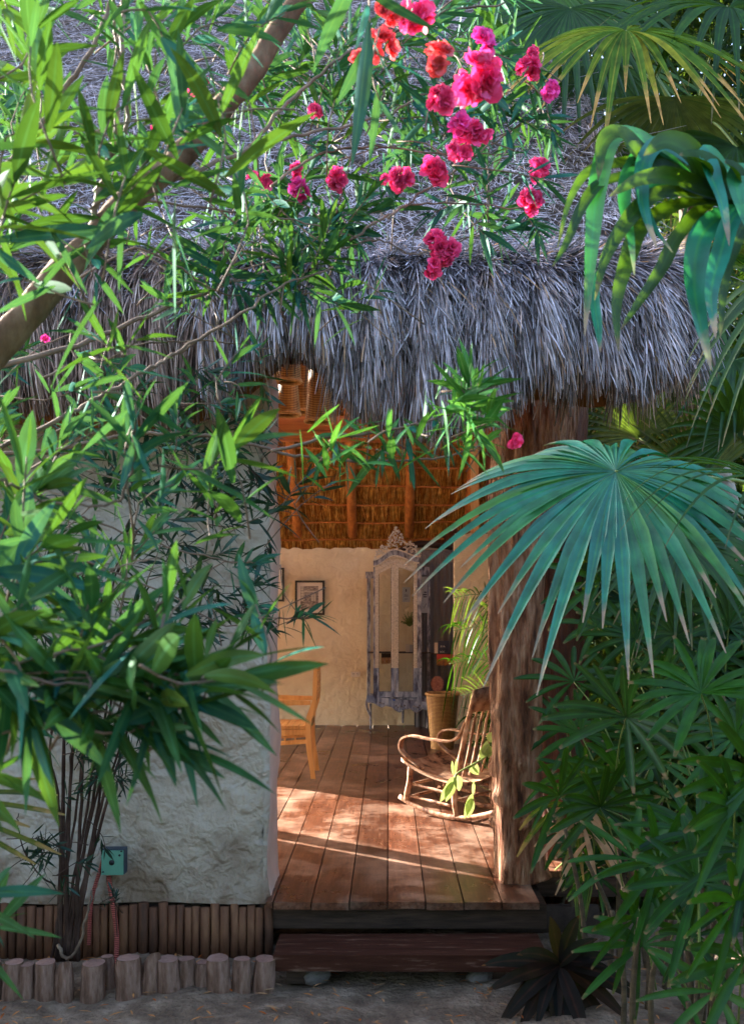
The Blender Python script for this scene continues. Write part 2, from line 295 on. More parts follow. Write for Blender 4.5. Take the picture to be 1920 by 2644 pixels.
M['ole'] = leafmat('oleander leaf', [(.004,.055,.052),(.007,.09,.075),(.014,.07,.014),(.034,.085,.016),(.08,.125,.018)], trans=.2, rough=.5, mid=(.06,.17,.07), spec=.28, tcol=(.14,.32,.02))  # teal tones put sky reflection into the leaf colour
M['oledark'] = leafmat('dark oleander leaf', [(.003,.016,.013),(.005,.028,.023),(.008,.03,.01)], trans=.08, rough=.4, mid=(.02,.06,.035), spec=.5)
M['olebright'] = leafmat('fresh oleander leaf', [(.015,.11,.045),(.03,.15,.025),(.065,.2,.025)], trans=.25, rough=.5, mid=(.15,.3,.1), spec=.3, tcol=(.15,.35,.03))
M['fanteal'] = leafmat('blue green fan blade', [(.004,.11,.075),(.007,.15,.095),(.045,.17,.018)], tip=(.34,.2,.12), trans=.18, rough=.35, spec=.8, mid=(.04,.22,.06), tippos=.84, tcol=(.06,.45,.04))
M['fangreen'] = leafmat('green fan blade', [(.005,.02,.001),(.01,.036,.002),(.02,.055,.003)], tip=(.16,.1,.05), spec=.4, trans=.2, rough=.4, mid=(.025,.08,.006), tippos=.9, tcol=(.2,.42,.01))
M['fanyellow'] = leafmat('yellowing fan blade', [(.02,.07,.006),(.07,.12,.008),(.24,.19,.012)], tip=(.42,.22,.07), trans=.3, spec=.2, rough=.5, mid=(.3,.26,.03), tippos=.74)
M['fanolive'] = leafmat('olive fan blade', [(.014,.03,.004),(.035,.05,.006),(.06,.06,.01)], tip=(.22,.13,.06), trans=.3, rough=.5, spec=.25, mid=(.09,.1,.02), tippos=.8)
M['lady'] = leafmat('lady palm blade', [(.006,.026,.001),(.011,.05,.002),(.02,.085,.004)], tip=(.2,.11,.05), trans=.15, rough=.4, spec=.3, mid=(.02,.1,.006), tippos=.92, tcol=(.15,.4,.01))
M['dry'] = leafmat('dry palm blade', [(.4,.09,.015),(.5,.22,.08),(.4,.26,.16)], trans=.2, rough=.7, spec=.2, tcol=(.5,.15,.02))
M['cordy'] = leafmat('dark wine leaf', [(.006,.004,.004),(.012,.006,.005),(.03,.01,.005)], tip=(.14,.05,.015), spec=.14, trans=.08, rough=.45, mid=(.05,.016,.01), tippos=.93)
M['vine'] = leafmat('pale vine leaf', [(.26,.38,.1),(.36,.46,.18)], trans=.35, rough=.55, spec=.2, mid=(.45,.52,.28), tcol=(.4,.5,.12))
M['petal'] = leafmat('pink petal', [(.62,.015,.12),(.78,.04,.2),(.82,.09,.3)], trans=.3, rough=.6, tcol=(.9,.05,.25))
M['petalred'] = leafmat('coral petal', [(.78,.04,.06),(.85,.09,.12),(.85,.2,.25)], trans=.35, rough=.6, tcol=(.95,.12,.1))
M['petalhot'] = leafmat('magenta petal', [(.75,.03,.28),(.82,.1,.45)], trans=.3, rough=.6, tcol=(.9,.05,.4))
M['straw'] = leafmat('grey thatch straw', [(.045,.03,.03),(.15,.115,.125),(.33,.285,.325),(.58,.53,.62),(.36,.21,.12)], trans=.06, rough=.75, spec=.25)  # lavender sky tint is put into the pale straw tones
M['strawbrown'] = leafmat('brown thatch straw', [(.05,.028,.022),(.18,.105,.085),(.34,.22,.18),(.46,.34,.3)], trans=.06, rough=.75, spec=.25)  # browner straw copy, weaker sky light put into its colour
M['straworange'] = leafmat('golden thatch straw', [(.2,.06,.012),(.42,.17,.03),(.62,.33,.07),(.7,.45,.14)], trans=.1, rough=.7, spec=.2, tcol=(.6,.25,.04))  # orange saturated, missing warm bounce put into the straw colour
M['bg'] = leafmat('deep shade leaf', [(.002,.01,.003),(.004,.02,.004),(.008,.03,.006),(.03,.05,.008)], trans=.25, rough=.5, spec=.2, tcol=(.25,.4,.03))  # deep shade is put into these near black greens
M['under'] = mat('thatch bed', [(.03,.018,.014),(.07,.045,.035)], 20, rough=.95)
M['underorange'] = mat('golden thatch bed', [(.16,.05,.012),(.34,.13,.03)], 20, (5,1,1), rough=.95)  # bed colour also carries the warm bounce light

# ------------------------------------------------------------------ ground
g = MB(); n = 90
xs = np.concatenate([np.linspace(-60,-4,12), np.linspace(-3.6,4,66), np.linspace(5,60,12)]); ys = np.concatenate([np.linspace(-40,1.5,10), np.linspace(1.8,9,60), np.linspace(10,120,14)])
X,Y = np.meshgrid(xs, ys, indexing='ij'); Z = .012*np.sin(X*5+Y*3)+.01*np.sin(X*11-Y*7)
Z = np.where((X>-3.6)&(X<4)&(Y>1.8)&(Y<9), Z+rng.uniform(-.006,.006,X.shape), -.02)
V = np.stack([X,Y,Z],-1).reshape(-1,3); i,j = np.meshgrid(np.arange(len(xs)-1), np.arange(len(ys)-1), indexing='ij'); q = (i*len(ys)+j).ravel()
g.add(V, np.stack([q, q+len(ys), q+len(ys)+1, q+1], -1)); structure('ground', g, M['sand'])

# ------------------------------------------------------------------ hut
hut = thing('thatched_hut', (0,4.3,0), 'plastered garden hut with a shaggy thatched roof and dark plank deck', 'hut')
def wavy_wall(x0, x1, y0, y1, z0, z1, name, m, amp=.012, step=.03, r=.03):
    """front (y0) face lumpy, with a rounded right corner"""
    b = MB(); xs = np.arange(x0, x1-r+.001, step); zs = np.arange(z0, z1+.001, step)
    path = [(x, y0) for x in xs] + [(x1-r+r*math.sin(a), y0+r-r*math.cos(a)) for a in np.linspace(0,PI/2,5)[0:]] + [(x1, y) for y in np.arange(y0+r+step, y1, step)] + [(x1, y1)]
    path = np.array(path); pn = len(path); X = np.repeat(path[:,0][:,None], len(zs), 1); Y = np.repeat(path[:,1][:,None], len(zs), 1); Zg = np.repeat(zs[None], pn, 0)
    ns = amp*(np.sin(X*9+Zg*7)+np.sin(Zg*13-X*5+Y*8)*.6+rng.uniform(-.35,.35,X.shape))
    fl = np.clip((z0+.1-Zg)/.1,0,1)*.012
    T = np.gradient(path, axis=0); T /= np.linalg.norm(T,axis=1)[:,None]; nx = T[:,1][:,None]; ny = -T[:,0][:,None]
    X = X+nx*(ns*.6+fl); Y = Y+ny*(ns+fl)
    V = np.stack([X,Y,Zg],-1).reshape(-1,3); i,j = np.meshgrid(np.arange(pn-1), np.arange(len(zs)-1), indexing='ij'); q=(i*len(zs)+j).ravel(); k=len(zs)
    corner = pn - len(np.arange(y0+r+step, y1, step)) - 3
    b.add(V, np.stack([q, q+k, q+k+1, q+1], -1))
    b.M[-1] = np.where(i.ravel()>=corner, 1, 0)
    b.box((x0, y0+.05, z0+.002), (x1-.03, y1-.002, z1-.002), 2)
    return b.build(name, m, hut)
wavy_wall(-2.0, -.53, 4.3, 4.66, .235, 2.62, 'front_wall', [M['plaster_out'], M['pink'], M['plaster_in']])
b = MB(); b.box((-2.0,4.34,0),(-.56,4.6,.233)); b.build('footing', M['under'], hut)
b = MB()                                            # unseen left wall, openings shaped to admit sun and bounce light
b.box((-2.72,4.7,.0),(-2.6,4.85,2.6)); b.box((-2.72,4.85,0),(-2.6,6.0,.5)); b.box((-2.72,4.85,2.5),(-2.6,6.0,2.6)); b.box((-2.72,6.0,.0),(-2.6,6.72,2.6)); b.box((-2.72,6.72,0),(-2.6,8.25,1.02)); b.box((-2.72,6.83,1.02),(-2.6,6.93,2.35)); b.box((-2.72,6.72,2.35),(-2.6,8.25,2.6))
b.box((-2.72,8.25,.95),(-2.6,10.42,2.3)); b.box((-2.72,8.25,0),(-2.6,10.42,.27))
b.build('unseen_side_wall', M['plaster_in'], hut, smooth=False)
b = MB()
def lumpy(b, x0,x1,y,z0,z1,m=0,amp=.008,step=.05):
    xs=np.linspace(x0,x1,int((x1-x0)/step)+2); zs=np.linspace(z0,z1,int((z1-z0)/step)+2); X,Zg=np.meshgrid(xs,zs,indexing='ij')
    Yg = y+amp*(np.sin(X*8+Zg*5)+rng.uniform(-1,1,X.shape)*.5); Zg = Zg + (Zg>z1-.001)*rng.uniform(-.015,.012,Zg.shape)
    i,j=np.meshgrid(np.arange(len(xs)-1),np.arange(len(zs)-1),indexing='ij'); k=len(zs); q=(i*k+j).ravel()
    b.add(np.stack([X,Yg,Zg],-1).reshape(-1,3), np.stack([q,q+k,q+k+1,q+1],-1), m)
lumpy(b,-2.6,.9,10.4,DK,2.16); b.box((-2.6,10.43,DK),(.9,10.62,2.14)); b.build('back_wall', M['plaster_in'], hut)
b = MB(); xr=(1173-CX)*9/F
lumpy(b, xr, 1.9, 9.0, DK, 2.215); b.box((xr+.005,9.03,DK),(1.9,9.25,2.2)); b.build('pier_wall', M['plaster_in'], hut)
# pole skirt
sk = bpy.data.objects.new('pole_skirt', None); COL.objects.link(sk); sk.parent = hut; sk.location = (0,0,0)
x = -1.98
while x < -.54:
    r = random.uniform(.017,.024); x += r
    b = MB(); zt = .228+random.uniform(-.012,.012)
    b.tube([(x,4.285,-.02),(x+random.uniform(-.004,.004),4.285,.1),(x,4.287,zt)], [r*1.03,r,r*.97], 8, jit=.06); b.build('skirt_pole', M['skirt'], sk); x += r*.98
# deck
dk = MB(); x = -.66; PW = .166
def board(x0,x1,y0,y1,z0,z1):
    n0 = dk.n; dk.box((x0,y0,z0),(x1,y1,z1)); dk.A[-1][:,2] = random.random()
xe = -2.6 + (.166 - ((2.6-.0) % .166))
k = -16
while k*PW < 1.9:
    x0 = k*PW - .002; x1 = x0+PW-.006; fy = 4.22+random.uniform(-.012,.012)
    if x0 > -2.7:
        if x1 < -.535: fy = 4.62
        elif x0 < -.535: board(-.535,x1,fy,4.62,DK-.03,DK); fy = 4.622
        if x0 > .66: fy = 4.72
        if x0 > .72 and x0 < .75: pass
        ys_ = [fy, 6.44+random.choice([0,0,.0]), 8.4, 10.42]
        if fy > 5: continue
        for a_,b_ in zip(ys_[:-1], ys_[1:]): board(x0, x1, a_, b_-.004, DK-.03+random.uniform(-.001,.0), DK+random.uniform(-.0015,.0015))
    k += 1
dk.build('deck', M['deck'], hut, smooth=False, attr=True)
b = MB(); b.box((-.57,4.30,.12),(.70,4.42,DK-.034)); b.box((-2.6,4.7,.14),(1.8,10.4,DK-.034)); b.box((-.57,4.42,.13),(.7,4.7,DK-.034)); b.build('deck_frame', M['darkwood'], hut, smooth=False)
b = MB(); b.box((-.6,4.6,0),(1.0,4.66,.118)); b.build('gap_backing', M['under'], hut)  # dark panel closing the gap under the deck
# steps
st = thing('wooden_step', (0,4.05,0), 'low worn dark plank step below the deck edge', 'step')
b = MB(); b.box((-.465,3.91,.075),(.64,4.17,.142), jit=.003); b.build('tread', M['step'], st, smooth=False)
b = MB(); b.box((-.42,3.98,.0),(-.34,4.14,.073)); b.build('bearer', M['darkwood'], st, smooth=False); b = MB(); b.box((.4,3.98,.0),(.48,4.14,.073)); b.build('bearer', M['darkwood'], st, smooth=False)
for px,lab in ((816,'pale stone under the left end of the step'),(1242,'pale stone under the right end of the step')):
    b = MB(); c = P(px,2536,3.93); b.blob((c[0],3.99,.03), [(.055,0,.006),(0,.045,0),(.008,0,.04)], n=12, k=7); q_=b.V[-1]; q_[:,2]=np.minimum(q_[:,2],.062); b.V[-1][:] += rng.uniform(-.007,.007,b.V[-1].shape)
    tag(b.build('support_stone', M['stone']), lab, 'stone', 'stones under the step')
# posts
def trunk(name, parent, pts, rad, m, jit=.05, n=20, sub=10, knots=0):
    b = MB(); pts=np.array(pts,float); b.tube(pts, rad, n, sub=sub, jit=0)
    V = b.V[0]; axis = np.array([np.interp(V[:,2], pts[:,2], pts[:,0]), np.interp(V[:,2], pts[:,2], pts[:,1])]).T
    d = V[:,:2]-axis; th = np.arctan2(d[:,1], d[:,0]); f = 1+jit*(np.sin(3*th+V[:,2]*3)+.7*np.sin(7*th-V[:,2]*2)+.5*np.sin(th*11+V[:,2]*1.2))
    V[:,:2] = axis + d*f[:,None]
    for _ in range(knots):
        k = random.randrange(len(V)); dist = np.linalg.norm(V-V[k],axis=1); dd = nz(np.append(d[k],0)); V += dd*(np.exp(-(dist/.035)**2)*.025)[:,None]
    return b.build(name, m, parent)
front_post = trunk('front_post', hut, [(.63,4.62,.25),(.615,4.62,.45),(.61,4.62,.7),(.605,4.62,1.1),(.61,4.62,1.6),(.63,4.62,2.0),(.68,4.63,2.3),(.74,4.66,2.75)], [.125,.112,.112,.118,.128,.15,.18,.2], M['trunkpost'], .06, 60, 18, 26)
trunk('rear_post', hut, [(.93,5.1,0),(.9,5.1,.6),(.87,5.1,1.3),(.84,5.1,1.9),(.86,5.12,2.7)], [.2,.17,.16,.17,.19], M['redpost'], .04, 32, 10, 4)
trunk('inner_post', hut, [(.72,10.8,2.0),(.72,10.75,2.6),(.7,10.6,3.3)], [.27,.25,.24], M['redpost'], .04, 30, 8, 2)
trunk('inner_post', hut, [(.99,9.5,DK),(.99,9.5,1.6),(1.02,9.5,2.6),(1.02,9.5,3.2)], [.07,.065,.07,.07], M['redpost'], .04, 20, 8, 2)
b = MB(); b.box((.79,9.3,DK),(.865,9.36,3.9)); b.build('door_stud', M['pine'], hut, smooth=False)
b = MB(); b.tube([(-2.6,7.5,2.9),(-1,7.5,2.92),(.4,7.5,2.91),(1.4,7.5,2.93)], .1, 14, sub=6, flat=((0,0,1),.9,1.0)); b.build('tie_beam', M['beam'], hut)
b = MB(); b.tube([(.2,10.28,2.03),(.9,10.3,2.03)], .1, 10, flat=((0,0,1),.7,1.1)); b.build('lintel', M['greywood'], hut)
b = MB(); b.tube([(.1,10.3,2.13),(.35,10.3,2.2),(.7,10.3,2.15)], [.02,.04,.02], 8, sub=4); b.build('driftwood_lintel', M['darkwood'], hut)
b = MB(); xs=np.linspace(.27,.78,60); zs=[DK+.002,1.0,2.0]; VV=[]
for x_ in xs:
    for z_ in zs: VV.append((x_,10.22+.012*math.sin(x_*95),z_))
b.add(VV, [(i*3+j,(i+1)*3+j,(i+1)*3+j+1,i*3+j+1) for i in range(59) for j in range(2)]); b.build('curtain', M['screen'], hut)

# ------------------------------------------------------------------ roof
roof = MB()
prof = np.array([(3.97,2.20),(3.93,2.42),(3.93,2.62),(3.98,2.82),(4.1,2.98),(4.3,3.10),(4.7,3.47),(5.5,4.25),(8.1,6.75)])
seg = np.linalg.norm(np.diff(prof,axis=0),axis=1); arc = np.concatenate([[0],np.cumsum(seg)]); LEN = arc[-1]
def prof_at(s):
    y = np.interp(s, arc, prof[:,0]); z = np.interp(s, arc, prof[:,1]); e=.03
    ty = np.interp(s+e, arc, prof[:,0])-np.interp(s-e, arc, prof[:,0]); tz = np.interp(s+e, arc, prof[:,1])-np.interp(s-e, arc, prof[:,1])
    l = np.sqrt(ty**2+tz**2)+1e-9; return y,z,ty/l,tz/l
XL, XR = -3.4, 1.2
bot_px = np.array([-800,0,350,560,700,740,800,870,950,1100,1250,1300,1400,1450,1550,1700,1760,1810]); bot_py = np.array([1090,1085,1110,1060,940,895,930,1010,1100,1140,1100,1060,1015,1025,1040,1020,990,965])
def zbot(x): return np.interp(x, (bot_px-CX)*3.93/F, EH+(HY-bot_py)*3.93/F)
# bed under the straw
xs = np.linspace(XL,XR-.02,60); V=[]; inner = .13
ss = np.linspace(.0,LEN,26)
for x_ in xs:
    zb = float(zbot(x_))+.12
    for s_ in ss:
        y_,z_,ty,tz = prof_at(s_); z_ = max(float(z_), zb); V.append((x_, float(y_)+.05*float(tz), z_-.05*float(ty)))
n_=len(ss); roof.add(V, [(i*n_+j,(i+1)*n_+j,(i+1)*n_+j+1,i*n_+j+1) for i in range(59) for j in range(n_-1)])
V2=[(x,y+ .16*1, z-.10) for x,y,z in V]
roof.add(V2, [(i*n_+j,(i+1)*n_+j,(i+1)*n_+j+1,i*n_+j+1) for i in range(59) for j in range(n_-1)],1)
for i in (0,59):
    a = np.array(V[i*n_:(i+1)*n_]); c = np.array(V2[i*n_:(i+1)*n_]); roof.add(np.concatenate([a,c]), [(j,j+1,n_+j+1,n_+j) for j in range(n_-1)])
rf = roof.build('roof', [M['under'], M['underorange']], hut)
def sn(x, y, s=0): return (np.sin(x*3.1+y*1.7+s)+np.sin(x*7.3-y*4.1+s*2)+np.sin(x*17+y*9+s*3)*.7)/2.7
def straws(N, s0, s1, L0, L1, wd, ang, lift, m, lean=0., out=(0,.05), xr=(XL,XR+.03), yfn=None, curl=.0, target=None):
    x = rng.uniform(xr[0], xr[1], N); s = rng.uniform(s0, s1, N); y,z,ty,tz = prof_at(s)
    cl = sn(x*1.6, s*3); a = lean + ang*rng.standard_normal(N) + ang*.6*cl
    a = a + np.clip((x-.75)/.5,0,1)*.35
    # down-slope tangent (-ty,-tz); outward normal (-tz, ty)
    T = np.stack([np.zeros(N), -ty, -tz],1); Nn = np.stack([np.zeros(N), -tz, ty],1); Xd = np.array([1,0,0.])
    d = T*np.cos(a)[:,None] + Xd*np.sin(a)[:,None] + Nn*(lift*rng.uniform(-.3,1,N))[:,None]; d = nz(d)
    o = rng.uniform(out[0], out[1], N) + .03*cl + .02*sn(x*4, s*1.5, 4)
    base = np.stack([x,y,z],1)+Nn*o[:,None]; L = rng.uniform(L0,L1,N)
    K=3; t=np.linspace(0,1,K)
    cv = rng.uniform(-curl,curl,N)
    C = base[:,None]+d[:,None]*(L[:,None]*t)[...,None] - np.array([0,0,1.])*(.10*L[:,None]*t**2*lift*2)[...,None] + Xd*(cv*L)[:,None,None]*(t**2)[None,:,None]
    r3 = nz(rng.standard_normal((N,3))); view = Nn + .5*r3
    S = nz(np.cross(d, view)); W = (wd*rng.uniform(.5,1.2,N))[:,None]*np.array([.8,1,.55])
    S3 = np.repeat(S[:,None],K,1); rnd = np.clip(.42+.26*rng.standard_normal(N)+.12*cl,0,1)
    return C,S3,W,np.repeat(Nn[:,None],K,1),rnd
def add_straws(b, mi, *a, **k):
    C,S,W,Nn,r = straws(*a, **k); b.blades(C,S,W,Nn,c3=False,m=mi,rnd=r)
# upper slope: short tangled straw
th = MB()
add_straws(th, 0, 70000, 1.02, LEN, .05,.15,.0020, .75, .35, 0, curl=.35)
add_straws(th, 0, 16000, .6, 1.2, .07,.2,.0024, .6, .4, 0, curl=.3)
# fringe: long hanging straw, its lower ends following the ragged eave line
def fringe(b, N, x0, x1, mi, zoff0, zoff1, L0, L1, wd, ang, out):
    x = rng.uniform(x0,x1,N); cl = sn(x*3,0*x,1); cl2 = sn(x*9, 0*x, 3)
    ze = zbot(x) + rng.uniform(zoff0, zoff1, N) + .045*cl + .035*cl2 + .02*rng.standard_normal(N)
    L = rng.uniform(L0,L1,N); zt = np.minimum(ze+L, 3.02+.06*rng.standard_normal(N)); sT = np.interp(zt, prof[:,1], arc); y,z,ty,tz = prof_at(sT)
    o = rng.uniform(*out, N)+.07*cl2+.035*sn(x*25,zt*5)
    a = ang*rng.standard_normal(N)+.2*cl2+.1*sn(x*22,zt*2,7) + np.clip((x-.3)/1.,0,1)*.22 + np.clip((x-1.05)/.15,0,1)*.1
    top = np.stack([x,y-o*tz,z+o*ty*0],1); H = zt-ze; ok = H>.05
    t = np.linspace(0,1,4); yb = 3.96 + .05*rng.standard_normal(N) - o*.9
    C = np.zeros((N,4,3)); C[...,0] = x[:,None]+(np.tan(a)*H)[:,None]*t; C[...,2] = zt[:,None]-H[:,None]*t
    C[...,1] = top[:,1][:,None]*(1-t)+yb[:,None]*t - (.06*np.sin(t*PI))[None]*np.minimum(1,H/.4)[:,None]
    r3 = rng.standard_normal((N,3))*.5+np.array([0,-1,0]); d = nz(C[:,3]-C[:,0]); S = nz(np.cross(d, r3))
    W = (wd*rng.uniform(.5,1.25,N))[:,None]*np.array([.8,1,1,.6]); rnd = np.clip(.44+.27*rng.standard_normal(N)+.22*cl2+.1*sn(x*20,zt*6,2),0,1)
    C=C[ok]; S=S[ok]; b.blades(C, np.repeat(S[:,None],4,1), W[ok], np.repeat(nz(r3[ok])[:,None],4,1), c3=False, m=mi, rnd=rnd[ok])
fringe(th, 27000, -.75, XR+.05, 0, .0, .5, .10, .28, .0022, .1, (.0,.05))
fringe(th, 20000, -.75, XR+.05, 0, .22, .8, .07, .22, .0022, .24, (.01,.07))
fringe(th, 5000, -.95, XR+.03, 1, -.05, .2, .2, .5, .0024, .06, (-.06,.01))
fringe(th, 14000, XL, -.55, 1, .0, .45, .15, .4, .0026, .06, (.0,.05))
fringe(th, 12000, XL, -.55, 1, .25, .85, .12, .35, .0026, .09, (.01,.06))
add_straws(th, 0, 1500, 1.3, LEN, .2,.4,.0020, .9, .35, 0, curl=.5)
# right verge: straw hanging off the roof's side edge
N=8000; s = rng.uniform(.3,LEN,N); y,z,ty,tz = prof_at(s); Lh = rng.uniform(.15,.42,N); t=np.linspace(0,1,4)
Lh = np.clip(np.minimum(Lh, z+.03-2.46-rng.uniform(0,.12,N)),.03,1); C = np.zeros((N,4,3)); x0v = XR-.04+rng.uniform(-.05,.03,N)
C[...,0] = x0v[:,None]+.09*np.sin(t*1.4)[None]*rng.uniform(.3,1.1,N)[:,None]; C[...,1] = (y+rng.uniform(-.05,.1,N))[:,None]+(rng.uniform(-.12,.05,N))[:,None]*t; C[...,2]=z[:,None]+.03-Lh[:,None]*t
S = nz(np.cross(nz(C[:,3]-C[:,0]), rng.standard_normal((N,3))+np.array([1.,-.5,0])))
th.blades(C, np.repeat(S[:,None],4,1), np.full((N,4),.0027), np.repeat(S[:,None],4,1), c3=False, m=0, rnd=np.clip(.42+.26*rng.standard_normal(N),0,1))
tho = th.build('thatch', [M['straw'], M['strawbrown']], rf, attr=True)
# far slope seen from inside: bed, straw in rows, battens and rafters
A0 = np.array([7.9,5.05]); A1 = np.array([11.3,1.55]); LA = np.linalg.norm(A1-A0); ta=(A1-A0)/LA; na = np.array([-abs(ta[1]),-abs(ta[0])]); na=np.array([ta[1],-ta[0]]);
if na[1]>0: na=-na
b = MB()
b.add([(XL,*(A0-na*.08)),(1.9,*(A0-na*.08)),(1.9,*(A1-na*.08)),(XL,*(A1-na*.08))],[(0,1,2,3)])
far = b.build('far_slope', M['underorange'], hut)
b = MB(); rows = np.arange(.5,LA+.2,.24)
for r_ in rows:
    N=2000; x=rng.uniform(-2.6,1.8,N); L=rng.uniform(.2,.33,N); s0=r_-.26+rng.uniform(-.02,.02,N)
    t=np.linspace(0,1,3); o = .0+.05*t[None]*rng.uniform(.4,1.2,N)[:,None]; s=s0[:,None]+L[:,None]*t
    C=np.zeros((N,3,3)); a=.12*rng.standard_normal(N)+.1*sn(x*4,r_); C[...,0]=x[:,None]+(a*L)[:,None]*t; C[...,1]=A0[0]+ta[0]*s+na[0]*(o-.05); C[...,2]=A0[1]+ta[1]*s+na[1]*(o-.05)
    S=nz(np.cross(nz(C[:,2]-C[:,0]), np.array([0,na[0],na[1]])+.4*rng.standard_normal((N,3))))
    b.blades(C,np.repeat(S[:,None],3,1),np.full((N,3),.0055)*np.array([1,1,.6]),np.repeat(S[:,None],3,1),c3=False)
b.build('golden_thatch', M['straworange'], far, attr=True)
for k,r_ in enumerate(rows):
    b=MB(); xs=np.linspace(-2.6,1.8,12); pts=[(x,A0[0]+ta[0]*(r_-.25)+na[0]*.035, A0[1]+ta[1]*(r_-.25)+na[1]*.035+random.uniform(-.012,.012)) for x in xs]
    b.tube(pts,.011,6,sub=3); b.build('batten', M['orangewood'], far)
for x_ in (-2.2,-1.55,-.98,-.39,.22,.85,1.45):
    b=MB(); q=A0+ta*.2+na*.07; q2=A0+ta*(LA-1.12)+na*.07; b.tube([(x_*.97,*q),(x_,*((q+q2)/2)),(x_,*q2)],[.05,.045,.05],10,sub=4); b.build('rafter', M['orangewood'], far)
b=MB(); 
for xg in (XL+.02, 1.88):
    b.prism([(4.2,2.45),(7.25,5.6),(9.3,3.55),(9.3,2.45)],(xg,0,0),(0,1,0),(0,0,1),(.05,0,0)) if xg<0 else None
b.build('unseen_gable', M['underorange'], hut, smooth=False)  # unseen panel shaped to block sun and leave a gap for light
# cable lying in the crease of the thatch
b=MB(); pts=[]
for px,py in ((-200,640),(0,622),(200,628),(350,640),(600,668),(850,672),(1000,664),(1150,664),(1300,666),(1420,663),(1500,660),(1600,648),(1680,640),(1735,643)):
    pts.append(P(px,py,4.16))
pts=np.array(pts); p2,_=smooth(pts,np.ones(len(pts)),8)
for ph in (0,PI):
    a=np.arange(len(p2))*.9+ph; q=p2+np.stack([0*a,np.cos(a)*.009,np.sin(a)*.009],1); b.tube(q,.009,6)
tag(b.build('roof_cable', M['black']), 'black twisted cable lying along the crease of the thatch', 'cable')

# ------------------------------------------------------------------ edging logs
specs = [(30,46,2481,2580,3.84,0),(68,36,2490,2582,3.84,0),(118,50,2484,2580,3.85,0),(166,44,2500,2580,3.85,1),(238,56,2488,2578,3.86,0),(283,30,2476,2560,3.95,0),(334,56,2470,2575,3.86,0),(386,44,2472,2568,3.88,1),(438,54,2474,2570,3.88,0),(484,40,2476,2562,3.92,0),(522,38,2484,2560,3.92,0),(570,58,2475,2568,3.9,0),(624,42,2474,2565,3.9,0),(676,54,2474,2560,3.92,0),(-20,50,2484,2580,3.84,0)]
labs = ['grey edging log at the far left of the row','slim short edging log left of a wider purple one','wide purplish edging log third in the row','edging log with a slanted split top','broad leaning edging log with a flat round top','narrow edging log set back beside the red conduit','tall thick edging log in front of the conduit','edging log with a notched jagged top','thick leaning edging log in the middle of the row','slim log between two thicker edging logs','shortest pale topped edging log','widest brown edging log near the step','slim brown edging log between two wide ones','brown edging log next to the wooden step','edging log cut by the left edge of the photo']
for (px,wd,t,bt,D,cut),lab in zip(specs,labs):
    c=P(px,bt,D); r=wd/2*D/F*1.12; ht=(bt-t)*D/F*.93; lx=random.uniform(-.012,.014)
    e=thing('edging_log',(c[0],D,0),lab,'log','log edging along the flower bed')
    b=MB(); nn=18; K=9; V=[]
    th_=np.linspace(0,2*PI,nn,endpoint=False); wob=1+.06*np.sin(2*th_+px)+.04*np.sin(3*th_+px*2)+rng.uniform(-.02,.02,nn)
    for k in range(K):
        u=k/(K-1); rr=r*(1.02-.05*u+.03*math.sin(u*9+px))*(.9 if u==1 else 1); zz=-.04+(ht+.04)*u
        for i in range(nn): V.append((c[0]+lx*u+rr*wob[i]*math.cos(th_[i]), D+rr*wob[i]*math.sin(th_[i]), zz+(cut*.035*math.cos(th_[i]+1)*(u==1))))
    V=np.array(V); f=[(k*nn+i,k*nn+(i+1)%nn,(k+1)*nn+(i+1)%nn,(k+1)*nn+i) for k in range(K-1) for i in range(nn)]
    b.add(V,f); b.build('log_body', M['stump'], e)
    b=MB(); top=V[-nn:]; cc=top.mean(0)+[0,0,.004]; b.add(np.concatenate([top+[0,0,.001],[cc]]),[(i,(i+1)%nn,nn) for i in range(nn)]); b.build('cut_face', M['cut'], e, smooth=False)

# ------------------------------------------------------------------ electrical box with two conduits
c=P(300,2218,4.28); e=thing('junction_box',c,'green square junction box with a round hole on the plaster wall','junction box')
b=MB(); h=.049; b.box((c[0]-h,4.235,c[2]-h*1.12),(c[0]+h,4.285,c[2]+h*1.12)); b.build('box_body',M['boxdark'],e,smooth=False)
b=MB(); b.box((c[0]-h*1.02,4.229,c[2]-h*1.15),(c[0]+h*.94,4.234,c[2]+h*1.02)); b.build('cover_plate',M['greenbox'],e,smooth=False)
b=MB()
for dx,dz,r in ((-.004,-.002,.012),(.03,.03,.005)):
    b=MB(); b.tube([(c[0]+dx,4.2285,c[2]+dz),(c[0]+dx,4.2265,c[2]+dz)],r,14); b.build('knockout_hole',M['black'],e)
b=MB(); b.box((c[0]+.034,4.2265,c[2]+.044),(c[0]+.042,4.2285,c[2]+.05)); b.build('screw',M['black'],e); b=MB(); b.box((c[0]-.046,4.2265,c[2]-.046),(c[0]-.038,4.2285,c[2]-.04)); b.build('screw',M['black'],e)
def cable(pts,lab,r=.0095):
    b=MB(); b.tube([P(*p) for p in pts],r,10,sub=8); tag(b.build('conduit',M['hose']),lab,'conduit','red conduits below the junction box')
cable([(281,2262,4.25),(286,2300,4.24),(296,2360,4.2),(302,2420,4.18),(300,2490,4.15)],'red corrugated conduit running straight down below the junction box',.011)
cable([(266,2222,4.25),(254,2262,4.25),(240,2310,4.24),(233,2370,4.22),(230,2440,4.2)],'red corrugated conduit curving off to the left of the box',.0085)

